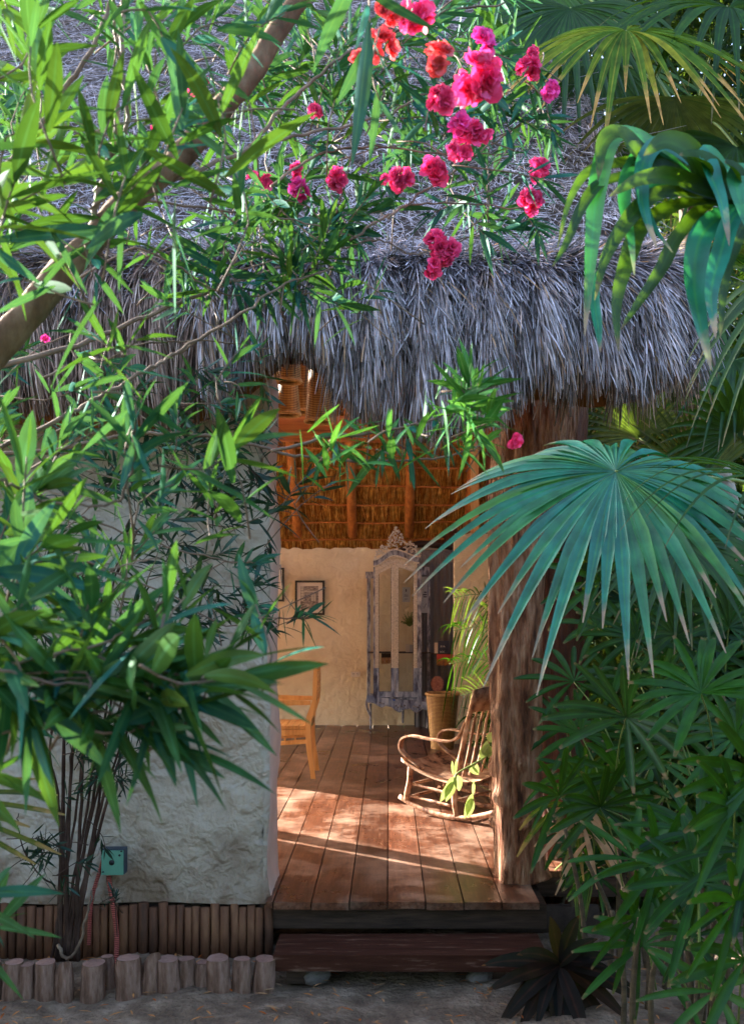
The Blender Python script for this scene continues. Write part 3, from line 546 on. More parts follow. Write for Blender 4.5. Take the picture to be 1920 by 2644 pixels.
# ------------------------------------------------------------------ things on the back wall
def picture(x0,x1,z0,z1,y,lab,detail=True):
    e=thing('picture',((x0+x1)/2,y,(z0+z1)/2),lab,'picture','framed prints on the back wall'); t=.022; b=MB()
    b.box((x0,y-.02,z0),(x1,y,z0+t)); b.box((x0,y-.02,z1-t),(x1,y,z1)); b.box((x0,y-.0205,z0+t),(x0+t,y,z1-t)); b.box((x1-t,y-.0205,z0+t),(x1,y,z1-t)); b.build('frame',M['frame'],e,smooth=False)
    b=MB(); b.box((x0+t,y-.008,z0+t),(x1-t,y,z1-t)); b.build('mount',M['mount'],e,smooth=False)
    w_=x1-x0; h_=z1-z0; b=MB(); X=lambda u:x0+w_*u; Zf=lambda v:z1-h_*v
    b.box((X(.18),y-.0095,Zf(.84)),(X(.79),y-.0085,Zf(.16)),0)
    b.box((X(.2),y-.0105,Zf(.6)),(X(.29),y-.0098,Zf(.17)),1); b.box((X(.3),y-.0105,Zf(.34)),(X(.78),y-.0098,Zf(.29)),1)
    b.box((X(.55),y-.0107,Zf(.6)),(X(.7),y-.0099,Zf(.38)),1)
    for k in range(5): b.box((X(.2),y-.0112,Zf(.22+k*.08)),(X(.29),y-.0106,Zf(.21+k*.08)),2)
    b.box((X(.72),y-.0107,Zf(.82)),(X(.735),y-.0099,Zf(.36)),2); b.box((X(.55),y-.0113,Zf(.47)),(X(.7),y-.0108,Zf(.465)),2); b.box((X(.62),y-.0113,Zf(.6)),(X(.63),y-.0108,Zf(.38)),2)
    b.box((X(.34),y-.0107,Zf(.66)),(X(.36),y-.0099,Zf(.36)),2); b.box((X(.4),y-.0107,Zf(.72)),(X(.47),y-.0099,Zf(.69)),1)
    b.build('print',[M['sepia'],M['sepialight'],M['ink']],e,smooth=False)
D=10.38
a0=P(762,1588,D); a1=P(838,1499,D); picture(a0[0],a1[0],a0[2],a1[2],D,'dark framed sepia print of a doorway on the cream back wall')
a1=P(734,1466,D); a0=P(734-76,1553,D); picture(a0[0],a1[0],a0[2],a1[2],D,'framed print mostly hidden behind the front wall edge')
c=P(918,1741,D); e=thing('wall_socket',c,'cream double socket low on the back wall','socket')
b=MB(); b.box((c[0]-.05,D-.012,c[2]-.028),(c[0]+.05,D,c[2]+.028)); b.build('plate',M['socket'],e,smooth=False)
b=MB()
for s_ in (-1,1):
    for q in (-1,1): b.box((c[0]+s_*.022+q*.007-.002,D-.0135,c[2]-.002),(c[0]+s_*.022+q*.007+.002,D-.0121,c[2]+.012))
    b.box((c[0]+s_*.022-.002,D-.0135,c[2]-.014),(c[0]+s_*.022+.002,D-.0121,c[2]-.008))
b.build('outlet_slot',M['ink'],e,smooth=False)

# ------------------------------------------------------------------ glass cabinet
AD=10.0; sc=AD/F
def ax(px): return (px-CX)*sc
def az(py): return EH+(HY-py)*sc
K2=270/1647.
def cx(u): return ax(930+u*K2)
def cz1(v): return az(1350+v*K2)
def cz2(v): return az(1620+v*K2)
cab=thing('glass_cabinet',(ax(1025),AD+.15,DK),'tall whitewashed carved display cabinet with a leafy crest and glass doors','cabinet')
def stile(b,u0,u1,v0,v1,y=AD,d=.03,ms=(1,2)):       # carved cream above, blue grey below
    zb=cz2(640); b.box((cx(u0),y,zb),(cx(u1),y+d,v0),ms[0]); b.box((cx(u0),y,v1),(cx(u1),y+d,zb),ms[1])
def carve(b,u,zlo,zhi,w,y,m=0,stp=.03):
    z=zlo; k=0
    while z<zhi:
        for s_ in (-1,1):
            a=.6+.25*math.sin(k*1.3); d=np.array([math.cos(a)*s_,0,math.sin(a)])
            b.blob((cx(u)+s_*w*.35,y-.002,z),[d*w*.5,(0,.006,0),np.array([-d[2],0,d[0]])*w*.22],m,6,4)
        b.blob((cx(u),y-.003,z+stp*.5),[(w*.18,0,0),(0,.006,0),(0,0,w*.28)],m,6,4); z+=stp; k+=1
def door(u0,u1,inner_left):
    r=bpy.data.objects.new('door',None); COL.objects.link(r); r.parent=cab
    tl,tr = (790,680) if not inner_left else (680,760)   # glass top at the left and right side (crop v)
    g0,g1 = (u0+58,u1-60) if not inner_left else (u0+52,u1-58)
    b=MB(); top_l,top_r = (690,540) if not inner_left else (540,640)
    stile(b,u0,g0,cz1(top_l+60),cz2(1010)); stile(b,g1,u1,cz1(top_r+60),cz2(1010))
    b.box((cx(u0),AD+.001,cz2(1100)),(cx(u1),AD+.03,cz2(1010)),2)
    # arched top rail
    n=12; P1=[];P2=[]
    for k in range(n+1):
        u=k/n; e_=(.5-.5*math.cos(PI*u)); xx=u0+(u1-u0)*u
        P1.append((cx(xx),cz1(top_l+(top_r-top_l)*e_))); P2.append((cx(xx),cz1(tl+15+(tr-tl-(0))*e_)))
    poly=P1+P2[::-1]; b.prism(poly,(0,AD-.002,0),(1,0,0),(0,0,1),(0,.03,0),1)
    carve(b,(u0+g0)/2,cz2(600),cz1(max(top_l,760)),.018,AD); carve(b,(g1+u1)/2,cz2(600),cz1(700),.02,AD)
    for k in range(n): 
        xx=(poly[k][0]+poly[k+1][0])/2; zz=(P1[k][1]+P2[k][1])/2
        b.blob((xx,AD-.004,zz),[(.012,0,0),(0,.006,0),(0,0,.014)],0,6,4)
    b.build('door_frame',[M['washcarve'],M['washcarve'],M['cabblue']],r,smooth=False)
    b=MB(); b.box((cx(g0),AD+.012,cz2(1010)),(cx(g1),AD+.015,cz1(min(tl,tr)+10))); b.build('door_glass',glass,r,smooth=False)
    b=MB(); b.box((cx(g0)-.001,AD+.003,cz2(1010)),(cx(g0)+.004,AD+.034,cz1(tl+20))); b.box((cx(g1)-.004,AD+.003,cz2(1010)),(cx(g1)+.001,AD+.034,cz1(tr+20))); b.build('glazing_bead',M['washdark'],r,smooth=False)
door(232,545,False); door(548,892,True)
# carcass: centre posts, wings, back posts, base
b=MB()
for u0,u1,v in ((205,230,590),(895,965,640)): b.box((cx(u0),AD-.005,cz2(1180)),(cx(u1),AD+.05,cz2(640)),1); b.box((cx(u0),AD-.005,cz2(640)),(cx(u1),AD+.05,cz1(v)),0)
b.build('centre_post',[M['wash'],M['cabblue']],cab,smooth=False)
b=MB()   # wing frames set back
for (u0,u1,t,yy,mm) in ((80,148,770,AD+.12,0),(1040,1100,690,AD+.1,0)):
    b.tube([(cx((u0+u1)/2),yy,cz2(1070)),(cx((u0+u1)/2),yy,cz1(t))],.0085*(u1-u0)/60,8)
b.box((cx(78),AD+.105,cz1(870)),(cx(208),AD+.14,cz1(765))); b.box((cx(930),AD+.085,cz1(815)),(cx(1090),AD+.12,cz1(690))); b.box((cx(100),AD+.1,cz2(1110)),(cx(210),AD+.14,cz2(1060)))
b.box((cx(120),AD+.33,cz2(1100)),(cx(150),AD+.36,cz1(800))); b.box((cx(1080),AD+.2,cz2(1100)),(cx(1110),AD+.225,cz1(800))); b.box((cx(200),AD+.06,cz2(1100)),(cx(222),AD+.35,cz2(1070)))
b.build('wing_frame',M['wash'],cab,smooth=False)
b=MB(); b.box((cx(150),AD+.125,cz2(1060)),(cx(205),AD+.128,cz1(870))); b.box((cx(965),AD+.095,cz2(1060)),(cx(1040),AD+.098,cz1(820))); b.build('wing_glass',glass,cab,smooth=False)
# bonnet moulding above the doors
def bonnet(b,off0,off1,y0,y1,m):
    n=24; T=[];Bt=[]
    for k in range(n+1):
        u=k/n; xx=205+(925-205)*u; s_=abs(u-.46)/.46 if u<.46 else (u-.46)/.54; v=410+ (1-math.cos(PI*min(1,s_)))*.5*(165 if u<.46 else 110)
        T.append((cx(xx),cz1(v+off0))); Bt.append((cx(xx),cz1(v+off1)))
    b.prism(T+Bt[::-1],(0,y0,0),(1,0,0),(0,0,1),(0,y1-y0,0),m)
b=MB(); bonnet(b,0,22,AD-.035,AD+.06,1); bonnet(b,22.5,100,AD-.02,AD+.05,0); bonnet(b,100.5,124,AD-.03,AD+.05,1); b.build('bonnet_moulding',[M['wash'],M['washcarve']],cab,smooth=False)
b=MB(); cr_=random.Random(3)
cl=[(560,75),(545,110),(580,130),(520,150),(610,150),(550,180),(500,190),(640,190),(580,215),(530,225),(470,230),(620,230),(660,235),(560,260),(500,265),(450,280),(610,275),(660,290),(540,300),(590,310),(480,320),(440,340),(640,330),(690,310),(720,345),(520,350),(570,360),(760,350),(800,330),(700,385),(790,385),(840,350),(880,375),(745,420),(830,410),(870,430),(800,455),(890,470),(460,375),(410,385),(350,380),(320,400),(370,420),(300,430),(270,450),(330,455),(410,410),(260,500),(300,490),(235,540),(350,480),(920,490),(910,450),(930,530),(780,310),(340,370)]
for u,v in cl:
    for q in range(6):
        a=cr_.uniform(0,2*PI); d=np.array([math.cos(a),0,math.sin(a)]); c0=np.array([cx(u+cr_.uniform(-16,16)),AD-.005+cr_.uniform(-.015,.01),cz1(v+cr_.uniform(-16,16))]); l=cr_.uniform(.010,.017)
        b.blob(c0,[d*l,(0,.007,0),np.array([-d[2],0,d[0]])*l*.38],0,6,4)
b.build('carved_crest',M['washcarve'],cab)
# apron with scalloped lower edge
top=[(cx(u),cz2(1075 if u<220 else 1100)) for u in (100,210)]+[(cx(240),cz2(1095)),(cx(980),cz2(1170)),(cx(1090),cz2(1180))]
low=[(1100,1290),(1040,1315),(980,1285),(940,1320),(880,1345),(830,1320),(780,1285),(700,1295),(620,1340),(550,1310),(480,1255),(400,1235),(340,1265),(280,1240),(210,1195),(150,1190),(95,1180)]
b=MB(); b.prism(top+[(cx(u),cz2(v)) for u,v in low],(0,AD-.006,0),(1,0,0),(0,0,1),(0,.04,0),0)
lo=np.array([(cx(u),AD-.01,cz2(v-8)) for u,v in low]); b.tube(lo,.0035,6,sub=4,m=1)
for u,v in ((620,1240),(590,1260),(650,1255),(560,1235),(690,1230),(330,1195),(300,1185),(360,1205),(870,1250),(900,1260),(840,1240),(930,1230)):
    for q in range(4):
        a=cr_.uniform(0,2*PI); d=np.array([math.cos(a),0,math.sin(a)]); b.blob((cx(u),AD-.01,cz2(v)),[d*.012,(0,.006,0),np.array([-d[2],0,d[0]])*.005],1,6,4)
b.box((cx(110),AD+.03,cz2(1180)),(cx(1080),AD+.34,cz2(1110)),0)
b.build('apron',[M['cabblue'],M['wash']],cab,smooth=False)
def cleg(pts,yy):
    b=MB(); b.tube([(cx(u),yy+dy,cz2(v)) for u,v,dy in pts],[.014,.013,.012,.010,.011,.012][:len(pts)],8,sub=5); b.build('leg',M['wash'],cab)
cleg([(120,1110,0),(95,1190,-.01),(110,1290,-.01),(155,1400,0),(165,1500,0),(160,1607,0)],AD+.03)
cleg([(680,1250,0),(675,1400,0),(675,1530,0),(675,1562,0)],AD+.3); cleg([(1060,1250,0),(1085,1300,0),(1060,1420,0),(1050,1600,0)],AD+.05); cleg([(150,1250,0),(150,1400,0),(150,1558,0)],AD+.33)
b=MB(); b.box((cx(120),AD+.06,cz2(412)),(cx(1120),AD+.3,cz2(400))); b.build('shelf',M['darkwood'],cab,smooth=False)
c=(cx(530),AD-.012,cz2(1140)); e=thing('padlock',c,'small blue padlock hanging between the cabinet doors','padlock')
b=MB(); b.box((c[0]-.010,c[1]-.012,c[2]-.010),(c[0]+.010,c[1]+.004,c[2]+.010)); b.build('lock_body',M['bluemetal'],e,smooth=False)
b=MB(); b.tube([(c[0]-.007,c[1]-.004,c[2]+.008),(c[0]-.007,c[1]-.004,c[2]+.022),(c[0],c[1]-.004,c[2]+.028),(c[0]+.007,c[1]-.004,c[2]+.022),(c[0]+.007,c[1]-.004,c[2]+.008)],.0028,6,sub=4); b.build('shackle',M['steel'],e)
# things in and behind the cabinet
def flat(name,u0,v0,u1,v1,y,m,lab,cat,two=False,d=.003,g=None):
    b=MB(); f=cz2 if two else cz1; b.box((cx(u0),y,f(v1)),(cx(u1),y+d,f(v0))); 
    if lab: return tag(b.build(name,m,smooth=False),lab,cat,g)
    return b
ZZ=lambda v:cz1(v)
def notice(u0,v0,u1,v1,y,lab,ticks):
    e=thing('notice',(cx((u0+u1)/2),y,cz1(v1)),lab,'notice'); b=MB(); b.box((cx(u0),y,cz1(v1)),(cx(u1),y+.003,cz1(v0))); b.build('sheet',M['paper'],e,smooth=False)
    b=MB(); 
    for a in ticks: b.box((cx(a[0]),y-.0015,cz1(a[3])),(cx(a[2]),y-.0005,cz1(a[1])))
    b.build('print',M['ink'],e,smooth=False)
notice(665,1010,790,1245,10.19,'pale printed notice seen through the right cabinet door',[(715,1040,735,1080),(695,1130,755,1138),(690,1150,760,1156),(700,1195,750,1202)])
notice(975,840,1065,1420,10.19,'tall lilac chart with dark bars seen through the cabinet side',[(1010,1080,1055,1100),(995,1115,1055,1140),(1000,1152,1055,1172)]+[(985,v,992,v+8) for v in range(1000,1350,45)]+[(1000+8*k,1340-14*k,1012+8*k,1350-14*k) for k in range(6)])
b=MB(); b.box((cx(720),AD+.15,cz2(400)),(cx(775),AD+.2,cz2(275))); tag(b.build('card_box',M['mount'],smooth=False),'small cream box on the cabinet shelf','box')
b=MB(); b.box((cx(780),AD+.16,cz2(400)),(cx(832),AD+.2,cz2(285))); tag(b.build('card_box',M['paper'],smooth=False),'pale grey box beside the cream one on the shelf','box')
def tassel(u0,v0,u1,v1,y,lab,m1):
    e=thing('fringed_cloth',(cx(u0),y,cz2(v0)),lab,'cloth','fringed cloths hung over the shelf'); b=MB(); b.box((cx(u0),y,cz2(v0+(v1-v0)*.4)),(cx(u1),y+.01,cz2(v0))); b.build('cloth_band',m1,e,smooth=False)
    b=MB(); x=cx(u0)
    while x<cx(u1): b.tube([(x,y+.005,cz2(v0+(v1-v0)*.4)+.003),(x+random.uniform(-.003,.003),y+.005,cz2(v1)+random.uniform(-.008,.008))],.0025,5); x+=.0055
    b.build('tassel_row',M['fringe'],e)
tassel(330,415,500,580,AD+.07,'brown fringed cloth hanging under the shelf behind the left door',M['darkwood'])
tassel(1205,425,1500,600,10.02,'red and gold fringed cloth hanging beside the cabinet',M['redcloth'])
e=thing('books',(cx(1250),10.03,cz2(425)),'dark blue book with white lettering standing beside the cabinet','book'); b=MB(); b.box((cx(1228),10.05,cz2(410)),(cx(1400),10.09,cz2(215))); b.build('cover',M['book'],e,smooth=False)
def text(body,x,y,z,size,m,parent,name='lettering'):
    cu=bpy.data.curves.new(name,'FONT'); cu.body=body; cu.size=size; cu.extrude=.0004; tmp=bpy.data.objects.new(name,cu); COL.objects.link(tmp)
    dg=bpy.context.evaluated_depsgraph_get(); me=bpy.data.meshes.new_from_object(tmp.evaluated_get(dg)); bpy.data.objects.remove(tmp)
    o=bpy.data.objects.new(name,me); COL.objects.link(o); me.materials.clear(); me.materials.append(m); o.rotation_euler=(PI/2,0,0)
    o.location=Vector((x,y,z))-Vector(parent.location); o.parent=parent; return o
e.name='book'
text('EVA',cx(1262),10.048,cz2(318),.028,M['white'],e); text('SOC',cx(1252),10.048,cz2(402),.028,M['white'],e)
b=MB(); b.box((cx(1172),10.06,cz2(425)),(cx(1222),10.09,cz2(245))); tag(b.build('book',M['mount'],smooth=False),'cream book standing left of the dark blue one','book')
b=MB(); b.box((cx(1120),10.04,cz2(430)),(cx(1620),10.2,cz2(412))); tag(b.build('wall_shelf',M['darkwood'],smooth=False),'thin dark shelf carrying books right of the cabinet','shelf')
b=MB(); c=np.array((cx(1220),10.1,cz2(905)))
b.blob(c,[(.068,0,0),(0,.006,0),(0,0,.085)],n=16,k=8); b.tube([c+[-.02,0,-.07],c+[-.13,0,-.19]],.008,6); tag(b.build('hand_fan',M['pinkfan']),'pink woven hand fan hanging beside the cabinet','fan')
b=MB()
for k in range(160):
    a=random.uniform(-1.3,1.3); l=random.uniform(.03,.16); p0=np.array((cx(780),AD+.12,cz1(1640))); p1=p0+[math.sin(a)*l*.6,random.uniform(-.03,.03),abs(math.cos(a))*l]
    b.tube([p0,(p0+p1)/2+[0,0,.01],p1],.0014,4); b.blob(p1,[(.004,0,0),(0,.004,0),(0,0,.004)],0,5,3)
b2=M['fanolive']
tag(b.build('dried_flowers',M['greenstem']),'spray of fine green dried flowers inside the cabinet','flowers')

# ------------------------------------------------------------------ wicker basket
def wick(name,c,r0,r1,h,lab,cat,group=None,inv=False,rim=True,n=36,m2=None):
    e=thing(name,c,lab,cat,group); b=MB(); rows=int(h/.012); V=[]
    for k in range(rows*2+1):
        u=k/(rows*2); r=r0+(r1-r0)*u
        for i in range(n):
            th=2*PI*i/n; bump=.0035*math.cos(PI*(k//1))*(1 if i%2 else -1); V.append((c[0]+(r+bump)*math.cos(th),c[1]+(r+bump)*math.sin(th),c[2]+h*u))
    K=rows*2+1; f=[(k*n+i,k*n+(i+1)%n,(k+1)*n+(i+1)%n,(k+1)*n+i) for k in range(K-1) for i in range(n)]
    b.add(V,f); 
    if not inv: b.add([(c[0]+r0*math.cos(t),c[1]+r0*math.sin(t),c[2]+.004) for t in np.linspace(0,2*PI,n,endpoint=False)],[list(range(n))])
    else: b.add([(c[0]+r1*math.cos(t),c[1]+r1*math.sin(t),c[2]+h-.004) for t in np.linspace(0,2*PI,n,endpoint=False)],[list(range(n))])
    b.build('woven_body',M['wicker'],e)
    b=MB(); rr=r1 if not inv else r0; zz=c[2]+h if not inv else c[2]
    for s_ in (0,PI):
        t=np.linspace(0,2*PI,140); q=np.stack([c[0]+(rr+.006*np.cos(t*22+s_))*np.cos(t),c[1]+(rr+.006*np.cos(t*22+s_))*np.sin(t),zz+.008*np.sin(t*22+s_)],1); b.tube(q,.0085 if not inv else .005,6,cap=False)
    b.build('braided_rim',M['rim'],e); return e
wick('wicker_basket',((1142-CX)*8.7/F,8.72,DK+.002),.1,.145,.49,'tall golden wicker basket on the deck beside the cabinet','basket')
for px,py,D,r0,h,lab in ((826,1088,6.6,.1,.36,'large wicker lampshade hanging nearest the doorway opening'),(744,1070,6.9,.085,.27,'wicker lampshade hanging lowest beside the front wall'),(746,985,6.5,.082,.27,'wicker lampshade hanging above another one by the wall'),(783,1062,7.2,.075,.4,'slim wicker lampshade hanging between two others'),(800,975,7.3,.09,.3,'wicker lampshade half hidden high under the thatch')):
    c=P(px,py,D); e=wick('wicker_lampshade',c,r0,r0*.72,h,lab,'lampshade','wicker lampshades under the eaves',inv=True)
    b=MB(); b.tube([(c[0],c[1],c[2]+h-.003),(c[0],c[1],min(c[2]+h+.8, 3.9))],.004,6); b.build('cord',M['black'],e)

# ------------------------------------------------------------------ armchair at the left (only its back half shows)
CD=6.98                               # distance of the near legs
k5=135/875.
def q5(u,v,D=None): return P(715+u*k5,1680+v*k5,D or CD)
ch=thing('slatted_armchair',(q5(560,2150)[0]-.2,7.2,DK),'honey coloured wooden armchair with a slatted seat and ladder back','chair')
CW=.36
def ctr(L,dy,w0,name,m='pine',dep=.032):
    """profile polygon (crop coordinates of the near side) extruded by dep in y"""
    b=MB(); pts=[q5(u,v) for u,v in L]; poly=[(p[0],p[2]) for p in pts]; b.prism(poly,(0,CD+dy,0),(1,0,0),(0,0,1),(0,dep,0)); return b.build(name,M[m],ch,smooth=False)
stl=[(615,235),(668,238),(668,500),(665,760),(655,880),(620,1000),(582,1130),(567,1260),(570,1480),(585,1700),(615,1900),(645,2150),(565,2150),(540,1950),(505,1750),(482,1550),(472,1320),(480,1140),(510,1050),(548,950),(592,820),(600,500)]
ctr(stl,0,0,'rear_leg'); ctr(stl,CW,0,'rear_leg')
ctr([(-180,1180),(-120,1180),(-115,2150),(-175,2150)],0,0,'front_leg'); ctr([(-180,1180),(-120,1180),(-115,2150),(-175,2150)],CW,0,'front_leg')
arm=[(-240,800),(595,745),(592,790),(440,800),(-235,850)]; arm=[(-240,815),(560,845),(555,910),(-240,930)]
ctr(arm,0,0,'arm'); ctr(arm,CW,0,'arm')
ctr([(-150,910),(-100,910),(-120,1240),(-170,1240)],0,0,'arm_support'); ctr([(-150,910),(-100,910),(-120,1240),(-170,1240)],CW,0,'arm_support')
rail=[(-160,1320),(480,1320),(475,1410),(-160,1425)]
ctr(rail,.003,0,'seat_rail'); ctr(rail,CW+.003,0,'seat_rail')
r2=[(-160,1535),(480,1490),(480,1560),(-160,1600)]; ctr(r2,.005,0,'lower_rail',dep=.024); ctr(r2,CW+.005,0,'lower_rail',dep=.024)
for u in (-60,130,300):
    b=MB(); b.tube([q5(u,1415)+[0,.015,0],q5(u,1520)+[0,.015,0]],.006,8); b.build('spindle',M['pine'],ch)
zs=q5(0,1310)[2]
for k in range(6):
    u0=-160+k*106; x0=q5(u0,0)[0]; x1=q5(u0+96,0)[0]
    b=MB(); b.box((x0,CD-.004,zs),(x1,CD+CW+.04,zs+.022)); b.build('seat_slat',M['pine'],ch,smooth=False)
a=q5(660,0)[0]
b=MB(); b.box((q5(622,0)[0],CD+.032,q5(0,330)[2]),(q5(655,0)[0],CD+CW,q5(0,245)[2])); b.build('top_rail',M['pine'],ch,smooth=False)
b=MB(); b.box((q5(500,0)[0],CD+.032,q5(0,1300)[2]),(q5(560,0)[0],CD+CW,q5(0,1180)[2])); b.build('back_rail',M['pine'],ch,smooth=False)
for k in range(9):
    v=385+k*55; b=MB(); xo=q5(628 if v<760 else 610,0)[0]; b.box((xo,CD+.032,q5(0,v+26)[2]),(xo+.02,CD+CW,q5(0,v)[2])); b.build('back_slat',M['pine'],ch,smooth=False)

# ------------------------------------------------------------------ rocking chair
O=np.array([.108,6.04,0]); U=nz([.77,-.64,0]); Vv=nz([.64,.77,0])
def R(a,b_,z): return O+U*a+Vv*b_+np.array([0,0,DK+z])
rc=thing('rocking_chair',(R(.2,.2,0)[0],R(.2,.2,0)[1],DK),'small weathered rocking chair with bentwood arms and flaking paint','rocking chair')
BW=.40
for b_ in (0.,BW):
    b=MB(); t=np.linspace(0,1,16); pts=[R(-.05+.72*u,b_,.02+.30*(u-.5)**2*1.0+.0) for u in t]; b.tube(pts,.016,8,sub=2,flat=((0,0,1),.8,1.1)); b.build('rocker',M['rocker'],rc)
    def zr(a): u=(a+.05)/.72; return .02+.30*(u-.5)**2
    b=MB(); b.tube([R(.0,b_,zr(0)),R(.01,b_,.13),R(.03,b_,.2),R(.035,b_,.3)],[.013,.018,.019,.016],10,sub=5); b.build('front_leg',M['rocker'],rc)
    b=MB(); b.tube([R(.385,b_,zr(.385)),R(.37,b_,.13),R(.385,b_,.27)],[.012,.017,.015],10,sub=5); b.build('rear_leg',M['rocker'],rc)
    b=MB(); b.tube([R(.385,b_,.24),R(.41,b_,.36),R(.455,b_,.55),R(.5,b_,.72),R(.51,b_,.77)],[.014,.017,.017,.014,.011],10,sub=5); b.build('back_stile',M['rocker'],rc)
    for z0,z1 in ((.19,.155),(.11,.085)):
        b=MB(); b.tube([R(.02,b_,z0),R(.2,b_,(z0+z1)/2),R(.375,b_,z1)],[.008,.011,.008],8,sub=3); b.build('side_stretcher',M['rocker'],rc)
    # bentwood arm: a wide thin strip
    pts=[R(.12,b_+.01,.285),R(.03,b_+.01,.33),R(-.04,b_,.39),R(-.03,b_,.455),R(.05,b_-.01,.485),R(.18,b_-.01,.478),R(.32,b_-.005,.475),R(.39,b_,.50),R(.43,b_,.55),R(.45,b_,.6)]
    b=MB(); b.tube(pts,.02,10,sub=6,flat=(tuple(U),1,1)); V=b.V[0]
    b=MB(); p2,_=smooth(np.array(pts),np.ones(len(pts)),6); T=nz(np.gradient(p2,axis=0)); N_=nz(np.cross(T,np.tile(Vv,(len(p2),1)))); w_,h_=.019,.0055
    ring=np.stack([p2+Vv*w_+N_*h_,p2-Vv*w_+N_*h_,p2-Vv*w_-N_*h_,p2+Vv*w_-N_*h_],1).reshape(-1,3); n=len(p2); f=[(k*4+i,k*4+(i+1)%4,(k+1)*4+(i+1)%4,(k+1)*4+i) for k in range(n-1) for i in range(4)]
    b.add(ring,f); b.add(ring[:4],[(0,1,2,3)]); b.add(ring[-4:],[(0,1,2,3)]); b.build('bentwood_arm',M['rocker'],rc,smooth=False)
for a,z in ((.012,.175),(.37,.12),(.015,.1)):
    b=MB(); b.tube([R(a,0,z),R(a,BW/2,z),R(a,BW,z)],[.007,.01,.007],8,sub=3); b.build('cross_stretcher',M['rocker'],rc)
b=MB(); n1,n2=14,14; Vt=[];Vb=[]
for i in range(n1+1):
    for j in range(n2+1):
        a=-.02+.43*i/n1; w=j/n2; bb=-.025+(BW+.05)*w; e_=abs(w-.5)*2
        z=.315-.085*math.sin(min(1,i/n1*1.15)*PI*.5)+.02*e_**2-.012*(1-e_**2)+ (.012 if i in (0,) else 0)
        a2=a+.015*math.sin(w*PI)*(1 if i<2 else 0)*-1
        Vt.append(R(a2,bb,z)); Vb.append(R(a2,bb,z-.022))
k=n2+1; fs=[(i*k+j,(i+1)*k+j,(i+1)*k+j+1,i*k+j+1) for i in range(n1) for j in range(n2)]
edge=[i*k for i in range(n1+1)]+[n1*k+j for j in range(1,k)]+[i*k+n2 for i in range(n1-1,-1,-1)]+[j for j in range(n2-1,0,-1)]; m_=len(Vt)
b.add(Vt+Vb,fs+[tuple(m_+q for q in f[::-1]) for f in fs]+[(edge[i],edge[(i+1)%len(edge)],m_+edge[(i+1)%len(edge)],m_+edge[i]) for i in range(len(edge))]); b.build('seat',M['seatw'],rc)
for j in range(1,6):
    w=BW*j/6; b=MB(); b.tube([R(.385,w,.26),R(.43,w,.42),R(.46,w,.56),R(.495,w,.69)],[.006,.0085,.009,.006],8,sub=4); b.build('back_spindle',M['rocker'],rc)
b=MB(); pts=[]; 
for j in range(13):
    w=j/12; pts.append((-.03+(BW+.06)*w, .045*math.sin(w*PI)))
Vt=[]
for w,c_ in pts:
    for z,ao in ((.665,.0),(.80-.0+.02*math.sin(w/BW*PI),.035)): Vt+= [R(.49+ao+c_*.5,w,z),R(.508+ao+c_*.5,w,z)]
f=[]; 
for j in range(12):
    o_=j*4; f+=[(o_,o_+4,o_+6,o_+2),(o_+1,o_+3,o_+7,o_+5),(o_+2,o_+6,o_+7,o_+3),(o_,o_+1,o_+5,o_+4)]
f+=[(0,2,3,1),(48,49,51,50)]; b.add(Vt,f); b.build('head_rail',M['seatw'],rc)

# ------------------------------------------------------------------ leaf builders
UP=np.array([0,0,1.])
def leaves(b, base, d, L, W, nrm, droop=.2, m=0, K=6, fold=.22, shape='lance', rnd=None, pw=2., side=None):
    """base,d,nrm (N,3); L,W (N,) full length and half width"""
    N=len(base); t=np.linspace(0,1,K); d=nz(d); droop=np.broadcast_to(droop,(N,))
    C=base[:,None]+d[:,None]*(L[:,None]*t)[...,None]-UP*(droop[:,None]*L[:,None]*t**pw)[...,None]
    if side is not None: C=C+nz(np.cross(d,nrm))[:,None]*(side[:,None]*L[:,None]*t**2)[...,None]
    T=nz(np.gradient(C,axis=1)); S=nz(np.cross(T,np.repeat(nrm[:,None],K,1))); Nn=np.cross(S,T)
    if shape=='lance': wp=np.sin(PI*np.clip(t*.96+.03,0,1)**.85)**.85; wp[-1]=0.02
    elif shape=='obl': wp=np.sin(PI*np.clip(t*.97+.02,0,1)**1.5)**.8*.95+.05*(1-t); wp[-1]=.03
    elif shape=='strap': wp=np.minimum(1,.25+t*4)*np.where(t>.9,(1-t)/.1*.7+.3,1)
    else: wp=np.array(shape)
    b.blades(C,S,W[:,None]*wp[None],Nn,fold,m,rnd=rnd)
def shoot(b, tip, ax_, n, L, W, m=0, spread=(.45,1.25), ln=.10, droop=.15, K=6, tw=None, bias=None):
    """whorled oleander leaves along the last ln metres of a twig ending at tip"""
    ax_=nz(ax_); r=nz(np.cross(ax_, UP+.01)); q=np.cross(ax_, r); ph=np.arange(n)*2.2+random.random()*6
    u=np.linspace(0,1,n); base=tip-ax_*(ln*(1-u))[:,None]
    sp=spread[1]+(spread[0]-spread[1])*u + rng.uniform(-.15,.15,n)
    d=ax_*np.cos(sp)[:,None]+(r*np.cos(ph)[:,None]+q*np.sin(ph)[:,None])*np.sin(sp)[:,None]
    Ls=L*rng.uniform(.75,1.12,n)*(1-.45*np.clip((u-.8)/.2,0,1)); 
    nr=nz(ax_+.4*rng.standard_normal((n,3))*.5+UP*.2)
    base_r = bias if bias is not None else random.random()
    leaves(b,base,d,Ls,W*rng.uniform(.8,1.1,n)*Ls/L,nr,rng.uniform(.3,1.6,n)*droop,m,K,rnd=np.clip(base_r+rng.normal(0,.16,n),0,1),side=rng.uniform(-.12,.12,n))
